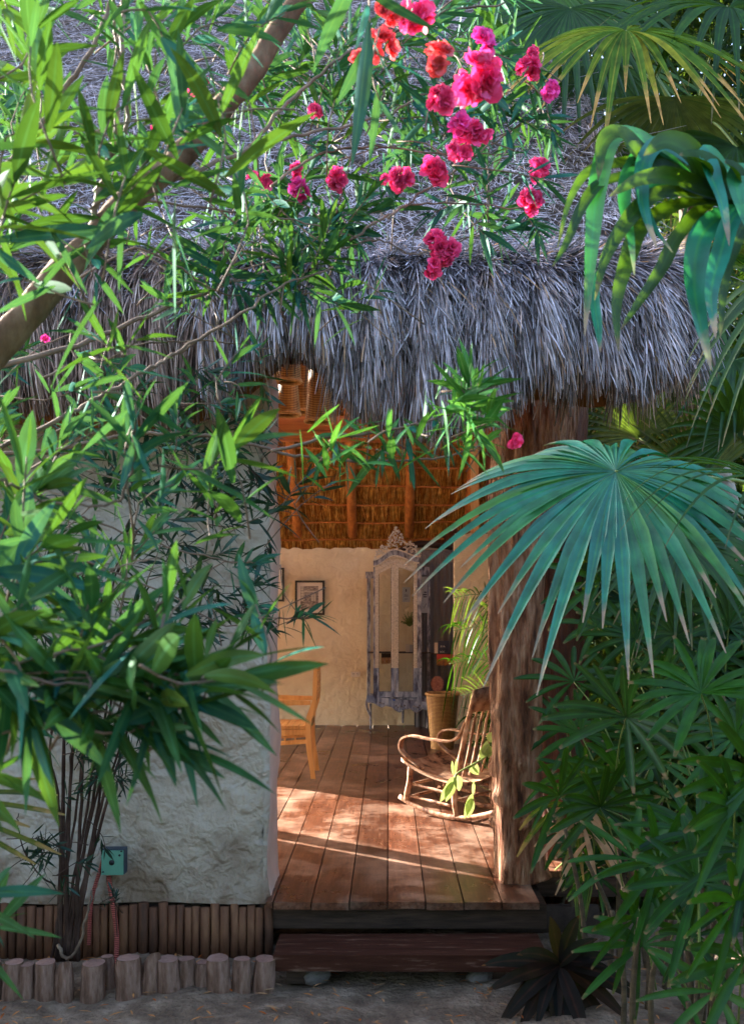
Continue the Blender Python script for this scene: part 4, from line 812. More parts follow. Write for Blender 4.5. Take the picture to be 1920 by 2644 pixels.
def flower_cluster(b, c, r, m=0):
    nf=max(3,int(5+r*40)); c=np.asarray(c,float)
    for k in range(nf):
        off=nz(rng.standard_normal(3)+np.array([0,-.5,0])); fc=c+off*r*.55*np.array([1,.7,1]); ax_=nz(off+np.array([0,-.8,.1])); fr=r*random.uniform(.5,.66)
        rr=nz(np.cross(ax_,UP+.02)); q=np.cross(ax_,rr)
        for ring,(nn,sp,ln) in enumerate(((6,1.25,1.),(6,.85,.85),(4,.4,.6))):
            ph=np.arange(nn)*2*PI/nn+random.random()*6+ring*.5; sp_=sp+rng.uniform(-.2,.2,nn); d=ax_*np.cos(sp_)[:,None]+(rr*np.cos(ph)[:,None]+q*np.sin(ph)[:,None])*np.sin(sp_)[:,None]
            L=fr*ln*rng.uniform(.8,1.15,nn); leaves(b,np.repeat((fc-ax_*fr*.25)[None],nn,0),d,L,L*.45,np.repeat(ax_[None],nn,0)+.3*rng.standard_normal((nn,3)),rng.uniform(-.2,.3,nn),m,5,rng.uniform(-.5,.6),shape=[.3,.75,1.,.95,.4])
EX2=lambda x,y:(960+x*.583,y*.583)
EX1=lambda x,y:(x*.583,y*.583)
EX3=lambda x,y:(x*.4857,900+y*.4857)
EX4=lambda x,y:(680+x*.3886,900+y*.3886)

# ------------------------------------------------------------------ big oleander at the left
ol=thing('oleander_tree',(-1.5,1.9,0),'large leaning oleander with a thick diagonal trunk and pink double flowers','tree')
def branch(pts, r0, r1, name='branch', m='twig', par=ol, n=8, wob=.006):
    p=np.array([P(*q) for q in pts]); b=MB(); rr=np.linspace(r0,r1,len(p))*(.62 if par is ol else 1)*min(1,pts[0][2]/2.3 if par is ol else 1); p2,r2=smooth(p,rr,7); p2=p2+wob*rng.standard_normal(p2.shape)*.4; b.tube(p2,r2,n); b.build(name,M[m],par); return p
tr=[(-420,1560,1.9),(-260,1180,1.9),(-70,968,1.95),(70,816,2.0),(150,715,2.03),(233,630,2.06),(330,520,2.1),(430,440,2.14),(480,392,2.16),(583,268,2.2),(650,190,2.24),(720,75,2.28),(800,-40,2.32),(900,-180,2.4)]
p=np.array([P(*q) for q in tr]); p=np.concatenate([[(-1.5,1.9,-.05)],p]); b=MB(); b.tube(p,[.045,.043,.038,.034,.031,.031,.028,.028,.026,.028,.025,.025,.024,.022,.018],16,sub=8,jit=.07); b.build('trunk',M['bark'],ol)
BR=[([(-60,960,2.2),(175,898,2.4),(330,836,2.5),(507,764,2.6),(612,723,2.65),(758,682,2.7),(860,640,2.75)],.012,.004),
([(380,960,2.6),(484,898,2.6),(629,804,2.65),(700,769,2.7),(752,659,2.7),(770,600,2.7)],.006,.003),
([(250,560,2.1),(379,495,2.15),(507,443,2.2),(641,385,2.3),(758,350,2.4),(960,309,2.5),(1100,240,2.6),(1200,200,2.6)],.011,.004),
([(300,500,2.2),(431,525,2.3),(612,548,2.4),(816,583,2.5),(960,624,2.6)],.006,.003),
([(330,-60,2.0),(315,58,2.0),(312,204,2.0),(291,379,2.02),(262,480,2.05),(235,600,2.06)],.007,.013),
([(290,-60,1.9),(300,100,1.95),(330,300,2.0),(270,470,2.05),(258,520,2.06)],.006,.01),
([(-40,480,2.1),(60,380,2.1),(160,250,2.1),(240,120,2.1),(300,-30,2.1)],.011,.007),
([(200,720,2.2),(350,641,2.3),(466,694,2.4),(560,752,2.5),(700,770,2.6)],.005,.003),
([(-60,1190,2.1),(0,1157,2.1),(165,1075,2.15),(272,1017,2.2),(389,949,2.25),(471,900,2.3),(640,800,2.35),(720,740,2.4),(860,690,2.5)],.010,.004),
([(-60,1180,2.3),(0,1177,2.3),(146,1162,2.35),(316,1126,2.4),(486,1121,2.4),(631,1143,2.45),(740,1172,2.5),(874,1188,2.55),(1030,1191,2.6),(1146,1178,2.6),(1232,1153,2.6),(1290,1110,2.6)],.009,.0035),
([(700,1165,2.45),(843,1129,2.5),(952,1121,2.5),(1069,1098,2.5),(1154,1067,2.5),(1205,1032,2.5),(1225,990,2.5)],.007,.0035),
([(-60,1190,1.5),(0,1240,1.55),(73,1274,1.6),(146,1298,1.6),(291,1301,1.6),(330,1240,1.6),(345,1170,1.6),(345,1110,1.6)],.008,.0045),
([(60,1240,2.3),(165,1313,2.35),(291,1361,2.4),(486,1425,2.45),(600,1450,2.5),(660,1450,2.5)],.005,.003),
([(200,1440,2.8),(437,1536,2.9),(583,1614,3.0),(704,1599,3.0),(830,1595,3.0)],.005,.003),
([(-60,1740,1.3),(0,1721,1.3),(194,1677,1.32),(340,1628,1.35),(418,1556,1.35),(430,1500,1.35)],.007,.004),
([(-60,1700,1.25),(0,1725,1.25),(146,1765,1.28),(340,1775,1.3),(510,1765,1.3)],.007,.004),
([(-60,1900,1.3),(100,1880,1.3),(250,1890,1.3),(380,1880,1.3)],.006,.004),
([(100,1500,1.5),(300,1460,1.6),(420,1440,1.6)],.005,.003),
([(700,900,3.0),(500,880,2.9),(300,900,2.8),(100,980,2.7)],.003,.006),
([(1000,560,2.6),(1080,505,2.7),(1200,420,2.75),(1330,330,2.8),(1400,280,2.8)],.006,.003),
([(900,620,2.6),(1000,560,2.65),(1080,525,2.7),(1250,530,2.75),(1400,545,2.8)],.006,.003),
([(700,480,2.5),(820,400,2.6),(960,380,2.65),(1160,400,2.7),(1300,395,2.75)],.006,.003),
([(640,385,2.4),(760,250,2.5),(880,150,2.55),(1000,90,2.6),(1150,30,2.6),(1300,10,2.6)],.008,.004),
([(880,640,2.55),(980,620,2.6),(1060,655,2.6),(1120,640,2.6)],.004,.003),
]
for k,(pts,r0,r1) in enumerate(BR): branch(pts,r0,r1)
# foliage: hand placed shoots (px,py,D, angle in the picture, toward camera, leaves, leaf length, palette 0..1, material)
fol=MB()
def sh(px,py,D,ang,dep,n,L,bias,m=0,W=None,twig=.22,dr=.15,spread=(.35,1.3)):
    a=math.radians(ang); ax_=nz([math.cos(a),-dep,math.sin(a)]); t=P(px,py,D); 
    K=7 if D<2 else (5 if D<3.2 else 4)
    shoot(fol,t,ax_,n,L,(W or L*(.09 if D<1.8 else .084)),m,ln=L*.9,K=K,bias=bias,droop=dr,spread=spread)
    if twig: 
        q=t-ax_*twig*.5+rng.uniform(-.02,.02,3); q2=t-ax_*twig+rng.uniform(-.05,.05,3)-UP*.02; fol.tube([t,q,q2],[.0013,.0018,.0022],5,m=3,sub=2)
HS=[(345,1090,1.6,85,.2,15,.115,.18),(345,1140,1.6,-80,.2,8,.125,.1),(640,1130,1.7,35,.1,9,.12,.75),(590,1180,1.7,100,.0,7,.13,.55),(540,1260,1.9,100,.1,8,.1,.6),
(60,1210,1.6,80,.1,8,.11,.8),(40,1300,1.7,60,.2,10,.12,.3),(110,1450,1.7,10,.2,12,.14,.6),(60,1400,1.5,70,.2,9,.12,.15),(330,1440,1.9,75,.1,11,.12,.75),(400,1370,2.0,40,.1,9,.12,.6),
(660,1452,2.5,10,.3,13,.10,.12),(430,1560,1.35,70,.2,12,.12,.6),(330,1690,1.4,0,.2,8,.13,.35),(230,1620,1.4,95,.2,8,.13,.7),(190,1560,1.5,120,.1,8,.12,.55),
(520,1770,1.28,20,.1,11,.12,.7),(530,1700,1.3,70,.1,8,.12,.6),(600,1790,1.3,-20,.1,6,.12,.75),(390,1885,1.28,-10,.3,14,.12,.4),(395,1880,1.28,-70,.2,9,.115,.25),(85,1845,1.28,-60,.2,12,.12,.35),(60,1740,1.3,170,.2,8,.12,.6),
(240,1750,1.3,20,.1,10,.12,.8),(-10,1650,1.3,10,.1,8,.13,.5),(20,1500,1.4,-20,.1,9,.13,.2),(0,2000,1.35,0,.2,8,.10,.6),(20,2370,1.6,30,.2,7,.1,.6),(-10,2300,1.5,20,.2,8,.1,.3),
(760,690,2.5,70,.2,14,.125,.3),(740,640,2.45,95,.1,12,.12,.65),(700,650,2.45,140,.1,10,.12,.35),(870,640,2.5,40,.2,12,.12,.6),(850,580,2.5,70,.1,9,.12,.6),(780,760,2.5,-70,.2,9,.11,.25),
(300,270,1.6,60,.2,9,.13,.55),(80,120,1.5,100,.1,8,.14,.5),(60,420,1.5,60,.2,10,.13,.9),(130,330,1.6,30,.1,10,.13,.95),(180,440,1.7,20,.1,9,.12,.9),(330,440,1.6,75,.1,10,.12,.75),(420,360,1.7,50,.2,9,.12,.4),(480,260,1.6,80,.1,7,.13,.6),(560,250,1.6,95,.1,6,.15,.8),
(200,640,1.6,-150,.1,4,.17,.15),(300,560,1.7,-120,.1,6,.13,.3),(60,720,1.6,170,.2,6,.12,.2),(100,60,1.7,60,.1,9,.12,.6),(350,90,1.8,100,.2,8,.12,.35),(480,60,1.8,50,.1,8,.12,.6),(430,120,1.6,-60,.1,8,.12,.15),(600,60,1.9,20,.1,8,.13,.3),(740,30,1.9,20,.1,9,.13,.15),(960,100,1.6,-80,.1,6,.14,.1),(980,260,1.8,-85,.1,5,.14,.3),
(370,870,1.9,20,.1,8,.12,.85),(230,860,2.0,150,.1,8,.11,.4),(620,900,2.2,60,.1,8,.1,.2),(120,600,1.7,-20,.1,8,.12,.8),(-10,540,1.6,10,.1,8,.12,.8),(250,740,2.,-80,.1,8,.12,.25),(640,1060,2.9,-60,.1,9,.1,.2)]
HS+=[(70,1180,1.5,70,.2,10,.12,.65),(170,1380,1.4,30,.2,11,.125,.5),(480,1540,1.5,75,.1,7,.12,.6),(600,1680,1.32,45,.1,8,.12,.75),(350,1730,1.3,20,.2,12,.13,.6),(90,1830,1.3,-40,.2,10,.12,.7),(480,1830,1.3,-40,.2,9,.12,.5),(620,1745,1.25,0,.05,7,.13,.8),(150,1250,1.7,20,.2,11,.12,.75),(450,1250,1.8,40,.2,9,.11,.45),(60,1560,1.35,40,.2,10,.12,.6),(240,1530,1.4,80,.3,11,.12,.3),(660,1560,1.5,100,.1,7,.11,.4)]
for h in HS: sh(*h[:6],h[6]*(1.2 if h[2]<1.8 else 1),h[7], m=0, twig=.14)
for px,py,D,ang,n,L in ((1225,985,2.45,75,14,.1),(1200,1000,2.45,140,9,.1),(1240,1010,2.45,10,9,.095),(868,1150,2.5,95,8,.105),(1010,1120,2.5,70,7,.09),(930,1110,2.5,120,6,.08),(1260,1140,2.55,20,9,.09),(1205,1110,2.5,-70,8,.1),(1130,1080,2.5,80,5,.07),(1215,960,2.1,85,12,.135),(1235,990,2.1,40,10,.12),(1190,985,2.1,125,9,.13),(1250,1050,2.1,-10,9,.12),(1270,1090,2.1,30,8,.1),(860,1130,2.1,80,9,.13),(890,1150,2.15,-20,7,.12),(1000,1110,2.2,100,7,.11),(1100,1090,2.2,60,7,.1),(1240,1130,2.15,-60,9,.12),(875,990,2.6,-100,0,.1)):
    if n: sh(px,py,D,ang,.1,n,L,random.uniform(.2,.9),m=1,twig=.05)
for px,py,D,ang,n,L in ((980,1190,2.5,-100,9,.12),(1060,1185,2.55,-80,9,.12),(900,1200,2.5,-60,7,.11),(1160,1160,2.55,-75,8,.11),(830,1190,2.5,-120,6,.09)): sh(px,py,D,ang,.0,n,L,random.uniform(.1,.6),twig=.05)
# dense random fill
def fill(N,x0,x1,y0,y1,D0,D1,L,ang,dang,m=0,n=(8,13),bias=(0,1),test=None,tw=.22):
    c=0
    while c<N:
        px=random.uniform(x0,x1); py=random.uniform(y0,y1)
        if test and not test(px,py): continue
        sh(px,py,random.uniform(D0,D1),ang+random.gauss(0,dang),random.uniform(-.3,.5),random.randint(*n),L*random.uniform(.8,1.15),random.uniform(*bias),m,twig=tw); c+=1
fill(22,-40,620,-60,520,1.8,2.5,.12,60,60,bias=(.0,.9))
fill(32,-40,700,-60,700,2.5,3.1,.12,50,70,bias=(.0,.6))
fill(44,560,1350,-40,300,2.5,3.1,.13,40,70,bias=(.05,.6))
fill(44,640,1420,230,640,2.6,3.1,.12,-20,70,bias=(.05,.5),test=lambda x,y: y<300+ (1500-x)*.55)
fill(20,1080,1450,250,620,2.6,3.0,.11,-30,70,bias=(.05,.45))
fill(26,380,1000,450,800,2.5,3.0,.12,20,70,bias=(.1,.6))
fill(24,-40,720,820,1150,2.2,3.3,.10,20,80,bias=(.0,.6))
fill(14,-40,420,1050,1500,1.9,2.8,.12,30,60,bias=(.1,.6))
fill(6,-40,300,1500,1900,1.4,2.2,.12,0,70,bias=(.1,.6))
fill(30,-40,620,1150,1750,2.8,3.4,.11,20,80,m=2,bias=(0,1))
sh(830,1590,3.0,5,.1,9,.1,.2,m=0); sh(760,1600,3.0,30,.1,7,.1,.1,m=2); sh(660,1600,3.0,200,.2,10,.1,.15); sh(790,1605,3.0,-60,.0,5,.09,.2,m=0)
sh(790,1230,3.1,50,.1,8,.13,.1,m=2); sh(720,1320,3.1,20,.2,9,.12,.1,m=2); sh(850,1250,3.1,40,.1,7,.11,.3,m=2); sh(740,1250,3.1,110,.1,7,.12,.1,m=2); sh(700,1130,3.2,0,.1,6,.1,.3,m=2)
fol.build('foliage',[M['ole'],M['olebright'],M['oledark'],M['twig']],ol,attr=True)
FL=[(1077,41,60,2.0,0),(983,117,52,1.9,1),(1130,150,52,1.95,1),(1228,195,78,2.05,0),(1240,108,44,2.1,2),(1140,256,46,2.0,0),(1362,169,38,2.7,0),(1375,135,24,2.7,0),(1418,230,29,2.7,2),(1190,325,40,2.5,2),(1220,345,46,2.5,0),(1185,385,38,2.5,0),(1245,350,30,2.5,0),(1112,443,48,2.6,0),(1036,460,38,2.6,0),(1000,465,22,2.6,0),(1391,431,34,2.75,0),(1380,455,20,2.7,0),(1368,519,40,2.7,0),(1130,625,42,2.45,0),(1105,680,40,2.45,0),(1160,650,40,2.45,0),(775,492,38,2.6,2),(764,440,26,2.6,0),(690,466,26,2.6,0),(655,458,20,2.6,0),(869,460,34,2.6,0),(507,233,30,2.4,0),(525,205,20,2.4,0),(816,280,26,2.5,0),(402,332,14,2.4,0),(117,874,12,2.4,2),(1000,30,40,1.9,1),(1329,1137,26,2.5,0),(930,150,30,1.9,1)]
for px,py,r,D,m in FL:
    b=MB(); flower_cluster(b,P(px,py,D),r*D/F,0); b.build('flower_cluster',[M['petal'],M['petalred'],M['petalhot']][m],ol,attr=True)

# ------------------------------------------------------------------ slender shrub against the wall
so=thing('slender_oleander',((190-CX)*4.05/F,4.05,0),'slim dark leaved shrub with many thin stems against the plaster wall','shrub')
for k in range(13):
    px0=random.uniform(140,200); px1=px0+random.uniform(-60,150); y1=random.uniform(1500,2000)
    pts=[(px0+random.uniform(-10,10),2480,4.08),(px0+(px1-px0)*.2,2300,4.05),(px0+(px1-px0)*.6,2050+random.uniform(-30,30),3.98),(px1,y1,3.9),(px1+random.uniform(20,90),y1-200,3.8)]
    branch(pts,random.uniform(.006,.011),.003,'stem','darkstem',so,7,.004)
branch([(150,2440,4.05),(175,2475,4.0),(205,2440,4.0),(225,2360,4.0),(240,2300,4.05)],.008,.004,'stem','twig',so)
branch([(140,2290,4.0),(80,2230,3.95),(50,2150,3.9),(45,2100,3.9)],.004,.002,'stem','darkstem',so)
fol=MB()
def dark(N,x0,x1,y0,y1,D0,D1,L=.1,ang=0,dang=90):
    for _ in range(N): sh(random.uniform(x0,x1),random.uniform(y0,y1),random.uniform(D0,D1),random.gauss(ang,dang),random.uniform(-.2,.4),random.randint(8,12),L*random.uniform(.8,1.15),random.random(),2,twig=.1)
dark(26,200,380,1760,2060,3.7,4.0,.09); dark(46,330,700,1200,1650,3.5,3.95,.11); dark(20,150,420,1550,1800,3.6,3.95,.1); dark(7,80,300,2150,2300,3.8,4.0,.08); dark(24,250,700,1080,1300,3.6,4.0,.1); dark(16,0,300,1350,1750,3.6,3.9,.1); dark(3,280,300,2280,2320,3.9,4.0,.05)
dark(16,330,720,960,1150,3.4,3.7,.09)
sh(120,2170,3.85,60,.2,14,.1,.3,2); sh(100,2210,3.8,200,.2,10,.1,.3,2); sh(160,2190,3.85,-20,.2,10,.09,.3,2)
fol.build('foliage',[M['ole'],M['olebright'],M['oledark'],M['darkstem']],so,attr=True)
# straw coloured blades at the left edge
b=MB(); e=thing('low_fan_palm',(-1.9,2.2,0),'green and straw fan palm leaf reaching in from the left edge','palm')
N=6; a=np.radians(np.linspace(-22,14,N)); d=np.stack([np.cos(a),0*a+.1,np.sin(a)],1); c=P(-260,2060,2.3); leaves(b,np.repeat(c[None],N,0),d,rng.uniform(.30,.40,N),np.full(N,.006),np.tile([0,-1,.3],(N,1)),.12,0,8,.5,'strap'); b.build('frond',M['fanolive'],e,attr=True)
b=MB(); b.tube([(-1.9,2.2,0),(-1.5,2.25,.7),c],[.02,.012,.006],8,sub=5); b.build('petiole',M['greenstem'],e)

# ------------------------------------------------------------------ fan palms
def fan(b, hub, axis, nrm, Rr, nseg, span, fuse=.42, droop=.35, m=0, K=12, wmul=1., cone=.15, pw=2.6, lv=.12, rb=None, fold=.55, taper=.28):
    axis=nz(axis); nrm=nz(np.asarray(nrm,float)-axis*np.dot(axis,nrm)); sd_=np.cross(nrm,axis)
    a=np.linspace(-span/2,span/2,nseg)+rng.uniform(-.01,.01,nseg); d=axis*np.cos(a)[:,None]+sd_*np.sin(a)[:,None]+nrm*cone
    Ls=Rr*(1-taper*(np.abs(a)/(PI))**1.6)*rng.uniform(1-lv,1+lv*.5,nseg); t=np.linspace(0,1,K)
    dth=span/nseg; w=np.where(t<fuse, t*Rr*math.tan(dth/2)*1.08, 0); wm=fuse*Rr*math.tan(dth/2)*1.08; w=np.where(t>=fuse, wm*(1-((t-fuse)/(1-fuse))**1.15)*1.0+.0008, w)+.0006
    dr=droop*rng.uniform(.75,1.25,nseg); d=nz(d)
    C=np.asarray(hub)[None,None]+d[:,None]*(Ls[:,None]*t)[...,None]-UP*(dr[:,None]*Ls[:,None]*t**pw)[...,None]
    T=nz(np.gradient(C,axis=1)); S=nz(np.cross(T,np.repeat((nrm[None]+0*d)[:,None],K,1))); Nn=np.cross(S,T)
    alt=np.where(np.arange(nseg)%2,1,1)
    b.blades(C,S,np.repeat(w[None],nseg,0)*wmul,Nn,fold,m,rnd=np.clip((rb if rb is not None else random.random())+rng.normal(0,.24,nseg),0,1))
def palm(name,base,label,fr,mat_,group=None,trunk_h=0,tr=.07,pet='greenstem',cat='palm'):
    """fr: list of dict(hub,axis,n,R,seg,span,droop...)"""
    e=thing(name,(base[0],base[1],0),label,cat,group); top=np.array([base[0],base[1],trunk_h],float)
    if trunk_h>0:
        b=MB(); b.tube([(base[0],base[1],-.05),(base[0]+.03,base[1],trunk_h*.5),tuple(top)],[tr*1.2,tr,tr*.9],14,sub=8,jit=.06); b.build('trunk',M['cane'],e)
    for f in fr:
        b=MB(); f=dict(f); hub=np.array(f.pop('hub'),float); mt=f.pop('mat',mat_); fan(b,hub,f.pop('axis'),f.pop('n'),f.pop('R'),f.pop('seg'),f.pop('span'),**f); b.build('frond',M[mt],e,attr=True)
        b=MB(); mid=(top+hub)/2+UP*.12*np.linalg.norm(hub-top); b.tube([top,mid,hub],[.011,.007,.005],7,sub=6); b.build('petiole',M[pet],e)
    return e
palm('fan_palm',(2.0,3.6),'fan palm with one broad blue green leaf drooping across the post',[
 dict(hub=P(1588,1218,2.85),axis=(-.8,-.45,-.5),n=(-.16,-.66,.74),R=.61,seg=52,span=5.9,fuse=.52,taper=.5,lv=.2,droop=.3,cone=-.06,K=16,wmul=1.0,pw=2.2,rb=.6,fold=.7),
 dict(hub=P(1990,1250,2.6),axis=(-.7,-.2,.1),n=(-.1,-.4,.9),R=.5,seg=10,span=2.6,droop=.5,mat='fangreen',wmul=.45,fuse=.25),
 dict(hub=P(1760,1400,3.6),axis=(-.3,-.5,-.6),n=(-.1,-.6,.7),R=.4,seg=28,span=4.5,droop=.4,mat='fangreen')],'fanteal',trunk_h=1.5)
e=palm('fan_palm',(1.35,2.35),'fan palm with long ribbons hanging over the roof corner',[
dict(hub=P(2080,700,3.0),axis=(-.4,-.1,-.5),n=(-.3,-.5,.8),R=.4,seg=14,span=2.6,droop=.7,mat='fangreen',K=12)],'fangreen',trunk_h=1.9,tr=.06)
def ribbon(b,pts,D0,D1,w,rn,face=(0,-1,.25)):
    n=len(pts); p=np.array([P(*EX2(x,y),D0+(D1-D0)*k/(n-1)) for k,(x,y) in enumerate(pts)]); p,_=smooth(p,np.ones(n),5); t=np.linspace(0,1,len(p)); T=nz(np.gradient(p,axis=0)); fc=nz(np.array(face,float)); S=nz(np.cross(T,fc)); Nn=np.cross(S,T)
    W=w*np.minimum(1,.35+t*2.2)*np.clip((1-t)/.45,0,1)**.7+.0006; b.blades(p[None],S[None],W[None],Nn[None],.35,0,rnd=np.array([rn]))
for m_,rb in (('fangreen',[([(1720,900),(1440,850),(1300,730),(1000,740),(880,870),(820,1100)],.012),([(1720,900),(1350,780),(1050,800),(940,900),(860,1080),(800,1180)],.013),([(1720,900),(1450,850),(1200,700),(1090,600),(1020,640),(1000,800)],.026),([(1720,900),(1400,900),(1200,1000),(1130,1150),(1080,1350),(1090,1560)],.019),([(1720,900),(1400,860),(1250,870),(1130,980),(1030,1150),(985,1330)],.018),([(1720,900),(1500,900),(1350,1050),(1280,1190),(1180,1340),(1100,1460)],.015),([(1720,900),(1500,820),(1400,680),(1290,630),(1200,690)],.03),([(1720,900),(1560,850),(1480,740),(1420,700),(1360,690)],.032),([(1720,900),(1500,850),(1330,790),(1180,800),(1050,870)],.022),([(1720,900),(1640,1000),(1560,1200),(1540,1500)],.016),([(1720,900),(1650,850),(1600,760),(1560,720)],.03)]),
 ('fanteal',[([(1500,880),(1260,660),(1130,600),(1050,640),(1000,820),(975,1050),(960,1250),(940,1490)],.021),([(1560,850),(1380,700),(1270,640),(1200,720),(1190,860),(1215,980),(1260,1100)],.018),([(1500,850),(1230,680),(1130,770),(1110,900),(1140,1050),(1160,1220)],.016),([(1720,880),(1560,760),(1480,690),(1500,780),(1545,900),(1580,1090)],.022),([(1720,880),(1560,950),(1450,1060),(1425,1250),(1450,1430),(1500,1640)],.026),([(1740,850),(1600,960),(1540,1130),(1500,1300),(1520,1500)],.02),([(1740,850),(1660,780),(1610,800),(1640,930),(1700,1100)],.024),([(1000,1200),(985,1330),(1000,1450),(1010,1560)],.010),([(1500,890),(1300,830),(1200,870),(1240,1000),(1330,1120)],.012)])):
    b=MB()
    for pts,w in rb: ribbon(b,pts,2.05,1.9+random.uniform(-.05,.08),w*.95,random.random(),(random.uniform(-.3,.3),-1,random.uniform(.1,.5)))
    b.build('frond',M[m_],e,attr=True)
b=MB(); b.tube([(1.38,2.36,1.9),(1.1,2.2,2.45),tuple(P(*EX2(1720,900),2.05))],[.012,.01,.009],8,sub=5); b.build('petiole',M['greenstem'],e)
palm('tall_fan_palm',(1.75,5.6),'tall fan palm with a yellow tipped leaf spread above the roof corner',[
 dict(hub=P(1615,80,4.9),axis=(.1,-.75,-.6),n=(.0,-.6,.75),R=.84,seg=44,span=5.4,droop=.6,mat='fanyellow',fuse=.42,pw=1.8,rb=.4,lv=.3,taper=.45,K=14),
 dict(hub=P(1880,20,5.2),axis=(.1,-.7,-.6),n=(0,-.5,.8),R=.9,seg=36,span=5,droop=.5,mat='fangreen'),
 dict(hub=P(1470,20,5.8),axis=(-.3,-.3,-.8),n=(-.1,-.7,.5),R=.8,seg=26,span=3.5,droop=.6,mat='fangreen'),
 dict(hub=P(1400,-60,6.2),axis=(-.2,-.3,-.9),n=(-.1,-.7,.3),R=.9,seg=22,span=2.5,droop=.4,mat='fangreen'),
 dict(hub=P(1740,250,5.4),axis=(.0,-.3,-.8),n=(0,-.8,.3),R=.75,seg=26,span=2.8,droop=.4,mat='fanolive'),
 dict(hub=P(1900,380,5.0),axis=(-.2,-.5,-.6),n=(0,-.6,.6),R=.7,seg=30,span=4,droop=.5,mat='fangreen'),
 dict(hub=P(1560,150,6.0),axis=(0,-.3,-.9),n=(0,-.8,.3),R=.8,seg=24,span=2.4,droop=.4,mat='fangreen')],'fangreen',trunk_h=4.3,tr=.09)
palm('olive_fan_palm',(2.2,5.2),'olive green fan palm half hidden below the right end of the eave',[
 dict(hub=P(1815,1245,4.3),axis=(-.6,-.1,.7),n=(.1,-.9,.2),R=.5,seg=34,span=3.2,droop=.1,mat='fanolive'),
 dict(hub=P(1650,1130,5.2),axis=(-.3,-.1,.9),n=(.1,-.9,.2),R=.5,seg=26,span=3,droop=.2,mat='fanolive'),
 dict(hub=P(1890,930,4.4),axis=(-.4,-.3,-.5),n=(.1,-.8,.5),R=.45,seg=30,span=4.6,droop=.3,mat='fangreen'),
 dict(hub=P(1900,1120,4.3),axis=(0,-.3,.7),n=(.1,-.8,.5),R=.5,seg=30,span=4.6,droop=.3,mat='fangreen'),
 dict(hub=P(1760,1330,4.6),axis=(-.2,-.6,-.5),n=(.1,-.6,.7),R=.5,seg=30,span=4.6,droop=.4,mat='fangreen'),
 dict(hub=P(1600,1330,5.2),axis=(-.2,-.5,-.5),n=(.1,-.6,.7),R=.5,seg=30,span=4.6,droop=.4,mat='fangreen')],'fanolive',trunk_h=1.3)
# pale leaning trunk past the roof corner
e=thing('leaning_tree',(2.35,4.9,0),'pale slender trunk leaning out beneath the right end of the eave','tree')
b=MB(); b.tube([P(2040,2400,4.9),P(1960,1700,4.9),P(1870,1260,4.9),P(1840,1150,4.9),P(1815,1030,4.9),P(1790,900,4.95),P(1760,700,5.0)],[.06,.055,.05,.042,.035,.03,.025],12,sub=6,jit=.05); b.build('trunk',M['palestem'],e)

# ------------------------------------------------------------------ lady palms on the right
def lady_fan(b, hub, facing, R_, nseg, droop=.26, m=0, rb=None, span=4.6, w=.0145):
    facing=nz(facing); a0=np.cross(facing,UP); a0=nz(a0); up2=np.cross(a0,facing); a=np.linspace(-span/2,span/2,nseg)+PI/2+rng.uniform(-.12,.12,nseg)
    a=a+random.uniform(-.5,.5)
    d=a0*np.cos(a)[:,None]+up2*np.sin(a)[:,None]+facing*.35; L=R_*rng.uniform(.8,1.1,nseg)
    t=np.linspace(0,1,8); leaves(b,np.repeat(np.asarray(hub)[None],nseg,0),d,L,np.full(nseg,w*R_/.26)*rng.uniform(.8,1.15,nseg),np.repeat(facing[None],nseg,0),droop*rng.uniform(.5,1.3,nseg),m,8,.45,[.12,.45,.8,1,1,.95,.75,.3],rnd=np.clip((rb if rb is not None else random.random())+rng.normal(0,.12,nseg),0,1),pw=2.)
def lady(label, base, fans, canes=5):
    e=thing('lady_palm',(base[0],base[1],0),label,'palm','lady palms beside the deck')
    for k in range(canes):
        x=base[0]+random.uniform(-.22,.22); y=base[1]+random.uniform(-.15,.2); h=random.uniform(.35,.75); b=MB(); b.tube([(x,y,-.03),(x+random.uniform(-.05,.05),y,h*.5),(x+random.uniform(-.12,.12),y-.05,h)],[.011,.010,.008],7,sub=4); b.build('cane',M['cane'],e)
    for (px,py,D,R_,ns,mt) in fans:
        hub=P(px,py,D); b=MB(); lady_fan(b,hub,np.array([random.uniform(-.9,.6),-1,random.uniform(-.1,1.1)]),R_,ns,m=0); b.build('frond',M[mt],e,attr=True)
        b=MB(); q=np.array([base[0]+random.uniform(-.1,.1),base[1],max(.2,hub[2]-.35)]); b.tube([q,(q+hub)/2+UP*.05,hub],[.004,.003,.0025],5,sub=4); b.build('petiole',M['greenstem'],e)
lady('lady palm with a glossy ten fingered leaf right of the post',((1640-CX)*3.8/F,3.8),[(1616,1853,3.2,.27,13,'lady'),(1548,2085,3.6,.27,12,'lady'),(1500,1900,3.9,.26,11,'lady'),(1600,2000,3.7,.25,11,'lady'),(1640,1650,3.9,.28,12,'lady'),(1480,1760,4.0,.25,10,'lady'),(1540,1620,4.2,.26,11,'lady'),(1690,1960,3.8,.25,10,'lady')])
lady('lady palm with leaves rising high at the right edge',((1830-CX)*3.6/F,3.6),[(1808,1790,3.0,.27,15,'lady'),(1740,1640,3.6,.28,12,'lady'),(1880,1620,3.5,.28,12,'lady'),(1900,1900,3.4,.26,11,'lady'),(1760,1900,3.6,.26,10,'lady'),(1860,1480,3.8,.28,12,'lady'),(1760,1480,4.0,.26,12,'lady'),(1700,1760,3.9,.26,11,'lady')])
lady('lady palm with blue green leaf nearest the right edge',((1900-CX)*2.7/F,2.75),[(1896,2088,2.5,.25,12,'lady'),(1960,2000,2.5,.25,12,'lady'),(1800,2150,3.0,.25,10,'lady'),(1940,2200,2.6,.26,10,'lady')],3)
